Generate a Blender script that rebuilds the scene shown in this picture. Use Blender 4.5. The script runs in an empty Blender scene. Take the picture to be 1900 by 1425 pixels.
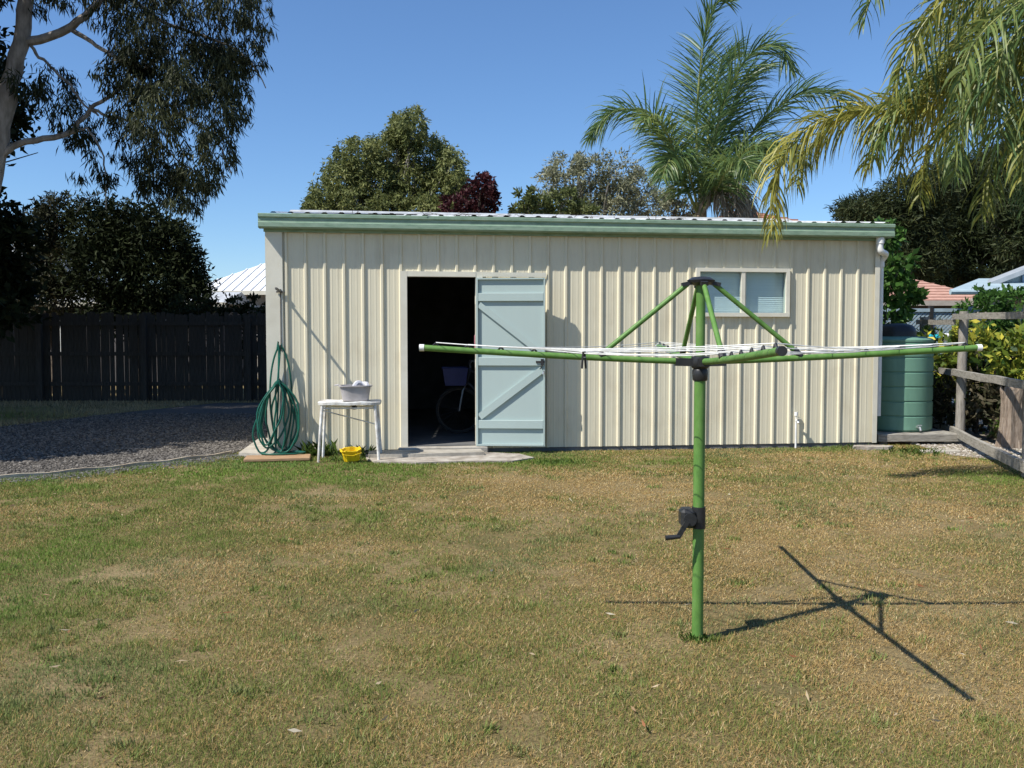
import bpy, bmesh, math, random
import numpy as np
from mathutils import Vector, Matrix

S = bpy.context.scene
COL = S.collection
R = math.radians
RNG = np.random.default_rng(7)
random.seed(5)

# ------------------------------------------------------------------ camera, sky, sun, exposure
cam_d = bpy.data.cameras.new('camera')
cam = bpy.data.objects.new('camera', cam_d)
COL.objects.link(cam)
cam.location = (0, 0, 1.4)
cam.rotation_euler = (R(90 - 2.8), 0, 0)
cam_d.sensor_width = 36
cam_d.lens = 31.2
cam_d.clip_end = 2000
S.camera = cam

SUN_SHIFT = Vector((0.687, 0.436, -1.0))           # way the light travels, per metre of drop
sun_to = (-SUN_SHIFT).normalized()
elev = math.asin(sun_to.z)
w = bpy.data.worlds.new('World')
S.world = w
w.use_nodes = True
nt = w.node_tree
sky = nt.nodes.new('ShaderNodeTexSky')
sky.sky_type = 'NISHITA'
sky.sun_disc = False
sky.sun_elevation = elev
sky.sun_rotation = math.atan2(sun_to.x, sun_to.y)
sky.air_density = 1.15
sky.dust_density = 0.0
sky.ozone_density = 10.0
sky.altitude = 500
bg = nt.nodes['Background']
nt.links.new(sky.outputs[0], bg.inputs[0])
bg.inputs[1].default_value = 0.109

sun_d = bpy.data.lights.new('sun', 'SUN')
sun_d.energy = 4.9
sun_d.angle = R(0.5)
sun_d.color = (1.0, 0.955, 0.88)
sun = bpy.data.objects.new('sun', sun_d)
COL.objects.link(sun)
sun.location = (-20, -12, 30)
sun.rotation_euler = SUN_SHIFT.to_track_quat('-Z', 'Y').to_euler()

S.view_settings.view_transform = 'Standard'
S.view_settings.look = 'None'
S.view_settings.gamma = 1.0
S.view_settings.exposure = 0.45

# ------------------------------------------------------------------ materials
def new_mat(name):
    m = bpy.data.materials.new(name)
    m.use_nodes = True
    return m, m.node_tree, m.node_tree.nodes['Principled BSDF']

def N(t, kind, **kw):
    n = t.nodes.new(kind)
    for k, v in kw.items():
        setattr(n, k, v)
    return n

def ramp(t, fac, stops):
    r = N(t, 'ShaderNodeValToRGB')
    e = r.color_ramp.elements
    while len(e) < len(stops):
        e.new(0.5)
    for i, (p, c) in enumerate(stops):
        e[i].position = p
        e[i].color = (c[0], c[1], c[2], 1)
    t.links.new(fac, r.inputs[0])
    return r.outputs[0]

def noise(t, scale, detail=4, rough=0.6, coord='Object', vec_scale=None):
    tc = N(t, 'ShaderNodeTexCoord')
    n = N(t, 'ShaderNodeTexNoise')
    n.inputs['Scale'].default_value = scale
    n.inputs['Detail'].default_value = detail
    n.inputs['Roughness'].default_value = rough
    src = tc.outputs[coord]
    if vec_scale:
        mp = N(t, 'ShaderNodeMapping')
        mp.inputs['Scale'].default_value = vec_scale
        t.links.new(src, mp.inputs[0])
        src = mp.outputs[0]
    t.links.new(src, n.inputs['Vector'])
    return n.outputs['Fac']

def mat(name, a, b=None, rough=0.6, scale=6, metal=0.0, spec=0.4, bump=0.0, bscale=40, vec_scale=None,
        c=None, detail=5, coat=0.0):
    """two or three tones mixed by noise, with a fine bump"""
    m, t, p = new_mat(name)
    b = b or tuple(x * 0.82 for x in a)
    f = noise(t, scale, detail, vec_scale=vec_scale)
    stops = [(0.3, b), (0.62, a)]
    if c:
        stops = [(0.25, b), (0.5, a), (0.75, c)]
    t.links.new(ramp(t, f, stops), p.inputs['Base Color'])
    p.inputs['Roughness'].default_value = rough
    p.inputs['Metallic'].default_value = metal
    p.inputs['Specular IOR Level'].default_value = spec
    p.inputs['Coat Weight'].default_value = coat
    if bump:
        bn = N(t, 'ShaderNodeBump')
        bn.inputs['Strength'].default_value = bump
        bn.inputs['Distance'].default_value = 0.01
        t.links.new(noise(t, bscale, 6, vec_scale=vec_scale), bn.inputs['Height'])
        t.links.new(bn.outputs[0], p.inputs['Normal'])
    return m

def leaf_mat(name, dark, mid, light, trans=0.3, rough=0.55, spec=0.18):
    """per-leaf tint from the face attribute, part of the light comes through"""
    m, t, p = new_mat(name)
    at = N(t, 'ShaderNodeAttribute', attribute_name='tint')
    colr = ramp(t, at.outputs['Fac'], [(0.0, dark), (0.5, mid), (1.0, light)])
    t.links.new(colr, p.inputs['Base Color'])
    p.inputs['Roughness'].default_value = rough
    p.inputs['Specular IOR Level'].default_value = spec
    tr = N(t, 'ShaderNodeBsdfTranslucent')
    t.links.new(colr, tr.inputs[0])
    mx = N(t, 'ShaderNodeMixShader')
    mx.inputs[0].default_value = trans
    t.links.new(p.outputs[0], mx.inputs[1])
    t.links.new(tr.outputs[0], mx.inputs[2])
    t.links.new(mx.outputs[0], t.nodes['Material Output'].inputs[0])
    return m

def streak_mat(name, base, dirt, rough=0.45, spec=0.4, amount=0.5):
    """painted sheet steel: vertical run-off streaks and large soft fading"""
    m, t, p = new_mat(name)
    f1 = noise(t, 1.0, 6, 0.65, vec_scale=(9, 9, 0.55))
    f2 = noise(t, 1.3, 4, 0.6)
    mul = N(t, 'ShaderNodeMath', operation='MULTIPLY')
    t.links.new(f1, mul.inputs[0]); t.links.new(f2, mul.inputs[1])
    c = ramp(t, mul.outputs[0], [(0.08, dirt), (0.08 + 0.3 * amount, base), (0.6, tuple(min(1, x * 1.04) for x in base))])
    t.links.new(c, p.inputs['Base Color'])
    p.inputs['Roughness'].default_value = rough
    p.inputs['Specular IOR Level'].default_value = spec
    bn = N(t, 'ShaderNodeBump')
    bn.inputs['Strength'].default_value = 0.12
    bn.inputs['Distance'].default_value = 0.01
    t.links.new(noise(t, 1.0, 3, 0.5, vec_scale=(5, 5, 1.6)), bn.inputs['Height'])
    t.links.new(bn.outputs[0], p.inputs['Normal'])
    return m

def attr_col_mat(name, rough=0.8, trans=0.0, spec=0.2):
    """surface whose own colour is stored per piece (grass blades, stones, fallen leaves)"""
    m, t, p = new_mat(name)
    at = N(t, 'ShaderNodeAttribute', attribute_name='col')
    t.links.new(at.outputs['Color'], p.inputs['Base Color'])
    p.inputs['Roughness'].default_value = rough
    p.inputs['Specular IOR Level'].default_value = spec
    if trans:
        tr = N(t, 'ShaderNodeBsdfTranslucent')
        t.links.new(at.outputs['Color'], tr.inputs[0])
        mx = N(t, 'ShaderNodeMixShader')
        mx.inputs[0].default_value = trans
        t.links.new(p.outputs[0], mx.inputs[1]); t.links.new(tr.outputs[0], mx.inputs[2])
        t.links.new(mx.outputs[0], t.nodes['Material Output'].inputs[0])
    return m

M = {}
M['cream'] = streak_mat('cream_steel', (0.685, 0.63, 0.47), (0.55, 0.485, 0.345))
M['cream_trim'] = mat('cream_trim', (0.69, 0.66, 0.55), (0.61, 0.575, 0.465), 0.4, 4)
M['gutter'] = mat('green_gutter', (0.225, 0.325, 0.235), (0.14, 0.225, 0.155), 0.55, 3, vec_scale=(2.5, 6, 9), c=(0.28, 0.37, 0.28))
M['roof_white'] = mat('pale_roof_steel', (0.56, 0.58, 0.58), (0.33, 0.33, 0.32), 0.4, 7, bump=0.1)
M['door'] = streak_mat('grey_green_door', (0.375, 0.455, 0.43), (0.31, 0.38, 0.365), 0.5, 0.4, 0.3)
M['steel_dark'] = mat('dark_metal', (0.035, 0.035, 0.035), (0.06, 0.05, 0.045), 0.45, 20, metal=0.4)
M['bracket'] = mat('grey_metal_bracket', (0.13, 0.125, 0.115), (0.08, 0.07, 0.06), 0.6, 15)
M['black_plastic'] = mat('black_plastic', (0.018, 0.019, 0.02), (0.03, 0.03, 0.03), 0.4, 30)
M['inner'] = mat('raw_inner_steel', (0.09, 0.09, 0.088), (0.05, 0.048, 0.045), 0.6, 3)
M['concrete'] = mat('concrete', (0.37, 0.34, 0.285), (0.22, 0.195, 0.155), 0.9, 5, bump=0.6, bscale=40, c=(0.45, 0.42, 0.36))
M['concrete_old'] = mat('old_stained_concrete', (0.34, 0.30, 0.25), (0.13, 0.11, 0.09), 0.95, 6, bump=0.9, bscale=30, c=(0.52, 0.49, 0.43))
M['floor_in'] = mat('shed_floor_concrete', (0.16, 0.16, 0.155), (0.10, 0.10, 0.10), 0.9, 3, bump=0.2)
M['hoist'] = mat('green_enamel', (0.125, 0.265, 0.06), (0.095, 0.205, 0.045), 0.5, 9, spec=0.3, c=(0.17, 0.29, 0.09), vec_scale=(3, 3, 1.2), bump=0.08)
def worn_paint():
    m, t, p = new_mat('worn_green_enamel')
    f = noise(t, 9, 5, 0.6, vec_scale=(3, 3, 1.2))
    c = ramp(t, f, [(0.3, (0.075, 0.165, 0.035)), (0.5, (0.10, 0.215, 0.045)), (0.72, (0.14, 0.24, 0.07))])
    f2 = noise(t, 60, 6, 0.7)
    k = ramp(t, f2, [(0.665, (0, 0, 0)), (0.70, (1, 1, 1))])
    mx = N(t, 'ShaderNodeMixRGB'); mx.inputs[2].default_value = (0.20, 0.15, 0.10, 1)
    t.links.new(k, mx.inputs[0]); t.links.new(c, mx.inputs[1]); t.links.new(mx.outputs[0], p.inputs['Base Color'])
    p.inputs['Roughness'].default_value = 0.5; p.inputs['Specular IOR Level'].default_value = 0.3
    return m
M['hoist'] = worn_paint()
M['wire'] = mat('white_line', (0.78, 0.78, 0.74), (0.6, 0.6, 0.56), 0.5, 30)
M['pvc'] = mat('white_pvc', (0.80, 0.80, 0.78), (0.66, 0.66, 0.63), 0.35, 6)
M['tank'] = mat('green_tank_plastic', (0.14, 0.27, 0.195), (0.115, 0.23, 0.165), 0.5, 3, vec_scale=(4, 4, 0.7))
M['timber_grey'] = mat('weathered_timber', (0.27, 0.245, 0.21), (0.12, 0.105, 0.09), 0.9, 3, bump=0.8, bscale=20, vec_scale=(14, 14, 2.0), c=(0.36, 0.33, 0.29))
M['rail_grey'] = mat('weathered_rail', (0.29, 0.27, 0.23), (0.13, 0.115, 0.095), 0.9, 3, bump=0.8, bscale=14, vec_scale=(3, 3, 16), c=(0.38, 0.355, 0.31))
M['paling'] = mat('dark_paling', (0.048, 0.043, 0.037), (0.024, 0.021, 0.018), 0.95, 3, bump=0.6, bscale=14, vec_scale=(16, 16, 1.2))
M['plank'] = mat('tan_plank', (0.42, 0.27, 0.15), (0.28, 0.165, 0.085), 0.85, 3, bump=0.4, vec_scale=(2, 14, 14))
M['hose'] = mat('green_hose', (0.010, 0.105, 0.07), (0.006, 0.07, 0.045), 0.35, 20)
M['white_paint'] = mat('flaking_white_paint', (0.78, 0.77, 0.73), (0.42, 0.38, 0.32), 0.55, 9, bump=0.3, detail=7)
M['tub'] = mat('grey_plastic_tub', (0.40, 0.375, 0.37), (0.31, 0.29, 0.285), 0.5, 8)
M['cloth'] = mat('grey_cloth', (0.55, 0.55, 0.58), (0.4, 0.4, 0.44), 0.9, 10)
M['yellow'] = mat('yellow_plastic', (0.80, 0.56, 0.01), (0.66, 0.42, 0.01), 0.4, 12)
M['blue'] = mat('navy_plastic', (0.03, 0.04, 0.15), (0.02, 0.03, 0.11), 0.5, 10)
M['chrome'] = mat('dull_chrome', (0.6, 0.6, 0.6), (0.45, 0.45, 0.45), 0.35, 10, metal=0.8)
M['rubber'] = mat('tyre_rubber', (0.025, 0.025, 0.025), (0.04, 0.04, 0.04), 0.8, 20)
M['bike_red'] = mat('bicycle_frame_paint', (0.12, 0.13, 0.15), (0.09, 0.09, 0.1), 0.35, 5)
M['pink'] = mat('pink_plastic', (0.7, 0.3, 0.34), (0.55, 0.2, 0.24), 0.6, 10)
M['bark_gum'] = mat('smooth_gum_bark', (0.26, 0.24, 0.215), (0.10, 0.09, 0.08), 0.85, 3, bump=0.5, bscale=12, vec_scale=(3, 3, 0.9), c=(0.42, 0.39, 0.36))
M['bark'] = mat('brown_bark', (0.14, 0.11, 0.085), (0.07, 0.055, 0.04), 0.95, 5, bump=0.9, bscale=16, vec_scale=(6, 6, 1.2))
M['palm_bark'] = mat('palm_stem', (0.30, 0.225, 0.14), (0.18, 0.13, 0.085), 0.8, 5, bump=0.5, vec_scale=(3, 3, 9))
M['rachis'] = mat('frond_stalk', (0.22, 0.24, 0.075), (0.16, 0.17, 0.05), 0.5, 8)
M['terracotta'] = mat('terracotta_tiles', (0.44, 0.215, 0.14), (0.33, 0.15, 0.10), 0.85, 6, bump=0.3)
M['roof_bright'] = mat('white_roof_steel', (0.78, 0.79, 0.79), (0.68, 0.69, 0.69), 0.4, 3)
M['roof_pink'] = mat('faded_pink_tiles', (0.50, 0.30, 0.235), (0.40, 0.23, 0.18), 0.85, 6, bump=0.3)
M['wall_brick'] = mat('pale_house_wall', (0.42, 0.38, 0.33), (0.34, 0.30, 0.26), 0.9, 6)
M['wall_dark'] = mat('dark_house_wall', (0.12, 0.11, 0.11), (0.09, 0.085, 0.085), 0.9, 6)
M['roof_blue'] = mat('pale_blue_roof_steel', (0.40, 0.50, 0.54), (0.32, 0.42, 0.46), 0.4, 4)
M['slat_blue'] = mat('blue_gable_slats', (0.22, 0.31, 0.42), (0.16, 0.23, 0.33), 0.6, 6)
M['slat_grey'] = mat('grey_barge_steel', (0.36, 0.39, 0.41), (0.27, 0.30, 0.32), 0.5, 5)
M['lattice'] = mat('blue_grey_lattice', (0.33, 0.42, 0.46), (0.25, 0.33, 0.37), 0.7, 6)
M['aqua'] = mat('aqua_vinyl', (0.03, 0.42, 0.48), (0.02, 0.33, 0.39), 0.4, 6)
M['blind'] = mat('pale_blind_fabric', (0.82, 0.85, 0.84), (0.74, 0.78, 0.77), 0.8, 2, vec_scale=(0.5, 1, 22))
M['stump'] = mat('grey_stump_bark', (0.24, 0.185, 0.14), (0.10, 0.075, 0.055), 0.95, 6, bump=1.0, bscale=18, vec_scale=(8, 8, 1.1), c=(0.34, 0.29, 0.24))
M['edging'] = mat('weathered_edging', (0.52, 0.45, 0.34), (0.26, 0.20, 0.14), 0.9, 6, bump=0.5)
M['thatch'] = mat('dead_frond', (0.34, 0.29, 0.22), (0.2, 0.165, 0.12), 0.9, 8)

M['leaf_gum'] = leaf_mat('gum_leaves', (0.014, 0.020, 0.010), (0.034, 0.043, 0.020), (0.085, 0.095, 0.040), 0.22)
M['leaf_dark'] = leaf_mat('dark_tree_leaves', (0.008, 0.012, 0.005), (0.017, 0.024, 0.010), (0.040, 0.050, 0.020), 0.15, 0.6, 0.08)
M['leaf_round'] = leaf_mat('round_tree_leaves', (0.065, 0.085, 0.028), (0.16, 0.185, 0.062), (0.30, 0.31, 0.12), 0.3)
M['leaf_grey'] = leaf_mat('grey_green_leaves', (0.09, 0.10, 0.055), (0.22, 0.23, 0.135), (0.42, 0.41, 0.28), 0.3)
M['leaf_red'] = leaf_mat('maroon_leaves', (0.025, 0.007, 0.008), (0.055, 0.014, 0.017), (0.095, 0.026, 0.03), 0.25)
M['leaf_olive'] = leaf_mat('olive_pine_leaves', (0.014, 0.021, 0.008), (0.036, 0.050, 0.018), (0.082, 0.090, 0.032), 0.2)
M['leaf_bright'] = leaf_mat('bright_green_leaves', (0.02, 0.05, 0.010), (0.055, 0.13, 0.025), (0.12, 0.22, 0.05), 0.35)
M['leaf_brush'] = leaf_mat('bottlebrush_leaves', (0.018, 0.022, 0.011), (0.038, 0.043, 0.02), (0.085, 0.065, 0.032), 0.2)
M['leaf_croton'] = leaf_mat('variegated_leaves', (0.022, 0.055, 0.012), (0.13, 0.18, 0.025), (0.62, 0.54, 0.08), 0.25, 0.4)
M['leaf_palm'] = leaf_mat('palm_leaflets', (0.045, 0.090, 0.036), (0.105, 0.180, 0.060), (0.23, 0.275, 0.075), 0.4, 0.42, 0.4)
M['leaf_palm_y'] = leaf_mat('yellowing_palm_leaflets', (0.11, 0.15, 0.035), (0.26, 0.27, 0.06), (0.50, 0.42, 0.085), 0.4, 0.45, 0.35)
M['leaf_palm_o'] = leaf_mat('olive_palm_leaflets', (0.05, 0.085, 0.022), (0.13, 0.17, 0.04), (0.36, 0.34, 0.07), 0.4, 0.45, 0.3)
M['leaf_palm_dead'] = leaf_mat('dead_palm_leaflets', (0.17, 0.14, 0.105), (0.28, 0.24, 0.185), (0.42, 0.37, 0.30), 0.25, 0.8)
M['leaf_scrub'] = leaf_mat('tangled_scrub_leaves', (0.02, 0.026, 0.012), (0.05, 0.05, 0.025), (0.16, 0.13, 0.085), 0.2)
M['leaf_weed'] = leaf_mat('weed_blades', (0.05, 0.10, 0.02), (0.10, 0.17, 0.035), (0.2, 0.24, 0.07), 0.3)
M['grass'] = attr_col_mat('grass_blades', 0.75, 0.25)
M['gravel'] = attr_col_mat('gravel_stones', 0.9)
M['litter'] = attr_col_mat('fallen_leaves', 0.8, 0.15)

def glass_mat():
    m, t, p = new_mat('window_glass')
    gl = N(t, 'ShaderNodeBsdfGlossy'); gl.inputs['Roughness'].default_value = 0.03
    tr = N(t, 'ShaderNodeBsdfTransparent'); tr.inputs[0].default_value = (0.86, 0.92, 0.93, 1)
    fr = N(t, 'ShaderNodeFresnel'); fr.inputs[0].default_value = 1.55
    mx = N(t, 'ShaderNodeMixShader')
    ge = N(t, 'ShaderNodeNewGeometry')
    inv = N(t, 'ShaderNodeMath', operation='SUBTRACT'); inv.inputs[0].default_value = 1.0
    t.links.new(ge.outputs['Backfacing'], inv.inputs[1])
    ml = N(t, 'ShaderNodeMath', operation='MULTIPLY')
    t.links.new(fr.outputs[0], ml.inputs[0]); t.links.new(inv.outputs[0], ml.inputs[1])
    t.links.new(ml.outputs[0], mx.inputs[0]); t.links.new(tr.outputs[0], mx.inputs[1]); t.links.new(gl.outputs[0], mx.inputs[2])
    t.links.new(mx.outputs[0], t.nodes['Material Output'].inputs[0])
    return m
M['glass'] = glass_mat()

def lawn_mat():
    m, t, p = new_mat('lawn_soil_and_thatch')
    f = noise(t, 0.7, 6, 0.65)
    f2 = noise(t, 45, 5, 0.75)
    c1 = ramp(t, f, [(0.34, (0.14, 0.122, 0.05)), (0.48, (0.23, 0.176, 0.083)), (0.66, (0.305, 0.235, 0.125))])
    c2 = ramp(t, f2, [(0.32, (0.38, 0.36, 0.33)), (0.62, (1.1, 1.1, 1.1))])
    mx = N(t, 'ShaderNodeMixRGB', blend_type='MULTIPLY'); mx.inputs[0].default_value = 0.8
    t.links.new(c1, mx.inputs[1]); t.links.new(c2, mx.inputs[2])
    t.links.new(mx.outputs[0], p.inputs['Base Color'])
    p.inputs['Roughness'].default_value = 0.95
    p.inputs['Specular IOR Level'].default_value = 0.1
    bn = N(t, 'ShaderNodeBump'); bn.inputs['Strength'].default_value = 0.7; bn.inputs['Distance'].default_value = 0.02
    t.links.new(f2, bn.inputs['Height']); t.links.new(bn.outputs[0], p.inputs['Normal'])
    return m
M['lawn'] = lawn_mat()
M['gravel_bed'] = mat('grey_gravel_bed', (0.075, 0.067, 0.058), (0.032, 0.028, 0.025), 0.95, 40, bump=1.0, bscale=45, c=(0.13, 0.118, 0.102))
M['soil'] = mat('dry_garden_soil', (0.25, 0.215, 0.165), (0.13, 0.105, 0.08), 0.95, 9, bump=1.0, bscale=30, c=(0.40, 0.37, 0.32))

# ------------------------------------------------------------------ builders
def tag(o, label=None, cat=None, group=None, kind=None):
    if label: o['label'] = label
    if cat: o['category'] = cat
    if group: o['group'] = group
    if kind: o['kind'] = kind
    return o

def empty(name, loc=(0, 0, 0), rz=0.0, label=None, cat=None, group=None):
    o = bpy.data.objects.new(name, None)
    o.empty_display_size = 0.2
    COL.objects.link(o)
    o.location = loc
    o.rotation_euler = (0, 0, rz)
    return tag(o, label, cat, group)

def link(name, me, m, parent=None):
    o = bpy.data.objects.new(name, me)
    if m is not None and not me.materials:
        me.materials.append(m)
    COL.objects.link(o)
    if parent is not None:
        o.parent = parent
    return o

def copy_tree(o, parent=None):
    c = o.copy()
    COL.objects.link(c)
    c.parent = parent
    for ch in [x for x in o.children]:
        copy_tree(ch, c)
    return c

class MB:
    """collects shapes; build() links them as one mesh object"""
    def __init__(s):
        s.v = []; s.f = []; s.sm = []
    def add(s, vs, fs, smooth=False):
        n = len(s.v)
        s.v += [tuple(x) for x in vs]
        s.f += [tuple(i + n for i in f) for f in fs]
        s.sm += [smooth] * len(fs)
        return s
    def box(s, x0, x1, y0, y1, z0, z1, bev=0.0):
        if bev <= 0:
            vs = [(x, y, z) for z in (z0, z1) for y in (y0, y1) for x in (x0, x1)]
            return s.add(vs, [(0, 2, 3, 1), (4, 5, 7, 6), (0, 1, 5, 4), (2, 6, 7, 3), (0, 4, 6, 2), (1, 3, 7, 5)])
        bm = bmesh.new()
        bmesh.ops.create_cube(bm, size=1.0)
        for v in bm.verts:
            v.co = Vector(((x0 + x1) / 2 + v.co.x * (x1 - x0), (y0 + y1) / 2 + v.co.y * (y1 - y0), (z0 + z1) / 2 + v.co.z * (z1 - z0)))
        bmesh.ops.bevel(bm, geom=list(bm.edges), offset=bev, segments=1, affect='EDGES')
        bm.verts.index_update()
        s.add([v.co[:] for v in bm.verts], [[v.index for v in f.verts] for f in bm.faces])
        bm.free()
        return s
    def bar(s, a, b, wdt, thk, up=(0, 0, 1)):
        """rectangular bar from a to b; wdt across, thk along 'up'"""
        a = Vector(a); b = Vector(b); d = (b - a).normalized(); u = Vector(up)
        sd = d.cross(u)
        if sd.length < 1e-4: sd = d.cross(Vector((1, 0, 0)))
        sd.normalize(); u = sd.cross(d).normalized()
        vs = []
        for p in (a, b):
            for i, j in ((-1, -1), (1, -1), (1, 1), (-1, 1)):
                vs.append(p + sd * (i * wdt / 2) + u * (j * thk / 2))
        return s.add(vs, [(3, 2, 1, 0), (4, 5, 6, 7), (0, 1, 5, 4), (1, 2, 6, 5), (2, 3, 7, 6), (3, 0, 4, 7)])
    def tube(s, pts, rad, seg=8, cap=True, closed=False):
        pts = [Vector(p) for p in pts]
        n = len(pts)
        if not hasattr(rad, '__len__'): rad = [rad] * n
        base = []
        nrm = None
        for i, p in enumerate(pts):
            if closed:
                d = pts[(i + 1) % n] - pts[i - 1]
            else:
                d = pts[min(i + 1, n - 1)] - pts[max(i - 1, 0)]
            d.normalize()
            if nrm is None:
                nrm = d.orthogonal().normalized()
            else:
                nrm = (nrm - d * nrm.dot(d))
                if nrm.length < 1e-5: nrm = d.orthogonal()
                nrm.normalize()
            b = d.cross(nrm)
            for k in range(seg):
                a = 2 * math.pi * k / seg
                base.append(p + (nrm * math.cos(a) + b * math.sin(a)) * rad[i])
        fs = []
        rng = n if closed else n - 1
        for i in range(rng):
            j = (i + 1) % n
            for k in range(seg):
                k2 = (k + 1) % seg
                fs.append((i * seg + k, i * seg + k2, j * seg + k2, j * seg + k))
        if cap and not closed:
            fs.append(tuple(reversed(range(seg))))
            fs.append(tuple(range((n - 1) * seg, n * seg)))
        return s.add(base, fs, True)
    def lathe(s, prof, seg=24, c=(0, 0, 0), cap=True):
        """prof: list of (radius, z)"""
        vs = []
        for r, z in prof:
            for k in range(seg):
                a = 2 * math.pi * k / seg
                vs.append((c[0] + r * math.cos(a), c[1] + r * math.sin(a), c[2] + z))
        fs = []
        for i in range(len(prof) - 1):
            for k in range(seg):
                k2 = (k + 1) % seg
                fs.append((i * seg + k, i * seg + k2, (i + 1) * seg + k2, (i + 1) * seg + k))
        if cap:
            fs.append(tuple(reversed(range(seg))))
            fs.append(tuple(range((len(prof) - 1) * seg, len(prof) * seg)))
        return s.add(vs, fs, True)
    def extrude_x(s, prof, x0, x1):
        """closed (y,z) profile run along x"""
        n = len(prof)
        vs = [(x0, y, z) for y, z in prof] + [(x1, y, z) for y, z in prof]
        fs = [(i, (i + 1) % n, n + (i + 1) % n, n + i) for i in range(n)]
        fs += [tuple(reversed(range(n))), tuple(range(n, 2 * n))]
        return s.add(vs, fs)
    def poly(s, pts, z0, z1):
        """prism over an xy outline"""
        n = len(pts)
        vs = [(x, y, z0) for x, y in pts] + [(x, y, z1) for x, y in pts]
        fs = [(i, (i + 1) % n, n + (i + 1) % n, n + i) for i in range(n)]
        fs += [tuple(reversed(range(n))), tuple(range(n, 2 * n))]
        return s.add(vs, fs)
    def build(s, name, m, parent=None, autosmooth=True):
        me = bpy.data.meshes.new(name)
        me.from_pydata(s.v, [], s.f)
        me.polygons.foreach_set('use_smooth', s.sm)
        bm = bmesh.new(); bm.from_mesh(me)
        bmesh.ops.recalc_face_normals(bm, faces=bm.faces)
        for e in bm.edges:
            if len(e.link_faces) == 2 and e.calc_face_angle(0) > 0.7:
                e.smooth = False
        bm.to_mesh(me); bm.free()
        return link(name, me, m, parent)

def np_mesh(name, verts, k, m, parent=None, tint=None, col=None, smooth=False):
    """verts: (n*k,3) array; every k of them one face"""
    verts = np.asarray(verts, dtype=np.float32).reshape(-1, 3)
    n = len(verts) // k
    me = bpy.data.meshes.new(name)
    me.vertices.add(n * k); me.loops.add(n * k); me.polygons.add(n)
    me.vertices.foreach_set('co', verts.ravel())
    me.loops.foreach_set('vertex_index', np.arange(n * k, dtype=np.int32))
    me.polygons.foreach_set('loop_start', np.arange(0, n * k, k, dtype=np.int32))
    me.update(calc_edges=True)
    if tint is not None:
        a = me.attributes.new('tint', 'FLOAT', 'FACE')
        a.data.foreach_set('value', np.asarray(tint, dtype=np.float32))
    if col is not None:
        a = me.attributes.new('col', 'FLOAT_COLOR', 'FACE')
        c4 = np.ones((n, 4), dtype=np.float32); c4[:, :3] = col
        a.data.foreach_set('color', c4.ravel())
    return link(name, me, m, parent)

def unit(a):
    return a / np.maximum(np.linalg.norm(a, axis=-1, keepdims=True), 1e-6)

def leaf_quads(pos, d, L, W):
    n = len(pos)
    d = unit(d)
    side = unit(np.cross(d, unit(RNG.normal(size=(n, 3)))))
    nor = np.cross(d, side)
    L = np.broadcast_to(np.asarray(L), (n,))[:, None]; W = np.broadcast_to(np.asarray(W), (n,))[:, None]
    mid = pos + d * L * 0.45 + nor * L * 0.06
    v = np.stack([pos, mid + side * W / 2, pos + d * L, mid - side * W / 2], axis=1)
    return v.reshape(-1, 3)

def crown_points(clumps, density, sub=0.33):
    """clumps: (x,y,z,rx,ry,rz[,weight]); leaves gather in tufts near each clump's surface"""
    P = []; O = []
    for c in clumps:
        x, y, z, rx, ry, rz = c[:6]
        wgt = c[6] if len(c) > 6 else 1.0
        area = (rx * ry + rx * rz + ry * rz) * 4.2
        n = int(density * area * wgt)
        if n < 8: n = 8
        tufts = max(4, int(n / 26))
        td = unit(RNG.normal(size=(tufts, 3)))
        tr = RNG.uniform(0.45, 1.04, size=(tufts, 1)) ** 0.6
        tc = td * tr
        idx = RNG.integers(0, tufts, n)
        p = tc[idx] + RNG.normal(size=(n, 3)) * (sub * 0.36)
        out = p.copy()
        P.append(p * np.array([rx, ry, rz]) + np.array([x, y, z]))
        O.append(out)
    return np.concatenate(P), np.concatenate(O)

def crown(name, clumps, density, L, W, m, parent, droop=0.0, out=0.5, rnd=1.0, sub=0.33, tilt=0.0):
    p, o = crown_points(clumps, density, sub)
    n = len(p)
    d = unit(o) * out + RNG.normal(size=(n, 3)) * rnd + np.array([0, 0, -1.0]) * droop
    Ls = L * RNG.uniform(0.6, 1.3, n); Ws = W * RNG.uniform(0.7, 1.2, n)
    # tint: each tuft region has its own tone, plus a per-leaf spread
    g = 0.5 + 0.18 * np.sin(p[:, 0] * 2.1 + p[:, 2] * 1.7) * np.cos(p[:, 1] * 1.9 + p[:, 2] * 2.3)
    t = np.clip(g + RNG.normal(size=n) * 0.2 + tilt, 0, 1)
    return np_mesh(name, leaf_quads(p, d, Ls, Ws), 4, m, parent, tint=t)

def smooth_path(pts, k=6):
    """Catmull-Rom through the points"""
    P = [np.array(p, float) for p in pts]
    P = [2 * P[0] - P[1]] + P + [2 * P[-1] - P[-2]]
    out = []
    for i in range(1, len(P) - 2):
        for j in range(k):
            t = j / k
            a, b, c, d = P[i - 1], P[i], P[i + 1], P[i + 2]
            out.append(0.5 * ((2 * b) + (c - a) * t + (2 * a - 5 * b + 4 * c - d) * t * t + (3 * b - a - 3 * c + d) * t ** 3))
    out.append(P[-2])
    return out

def limb(mb, pts, r0, r1, seg=8, k=5, wob=0.0):
    q = smooth_path(pts, k)
    if wob:
        q = [p + RNG.normal(size=3) * wob if 0 < i < len(q) - 1 else p for i, p in enumerate(q)]
    n = len(q)
    mb.tube(q, [r0 + (r1 - r0) * (i / (n - 1)) ** 0.8 for i in range(n)], seg)
    return q

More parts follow.
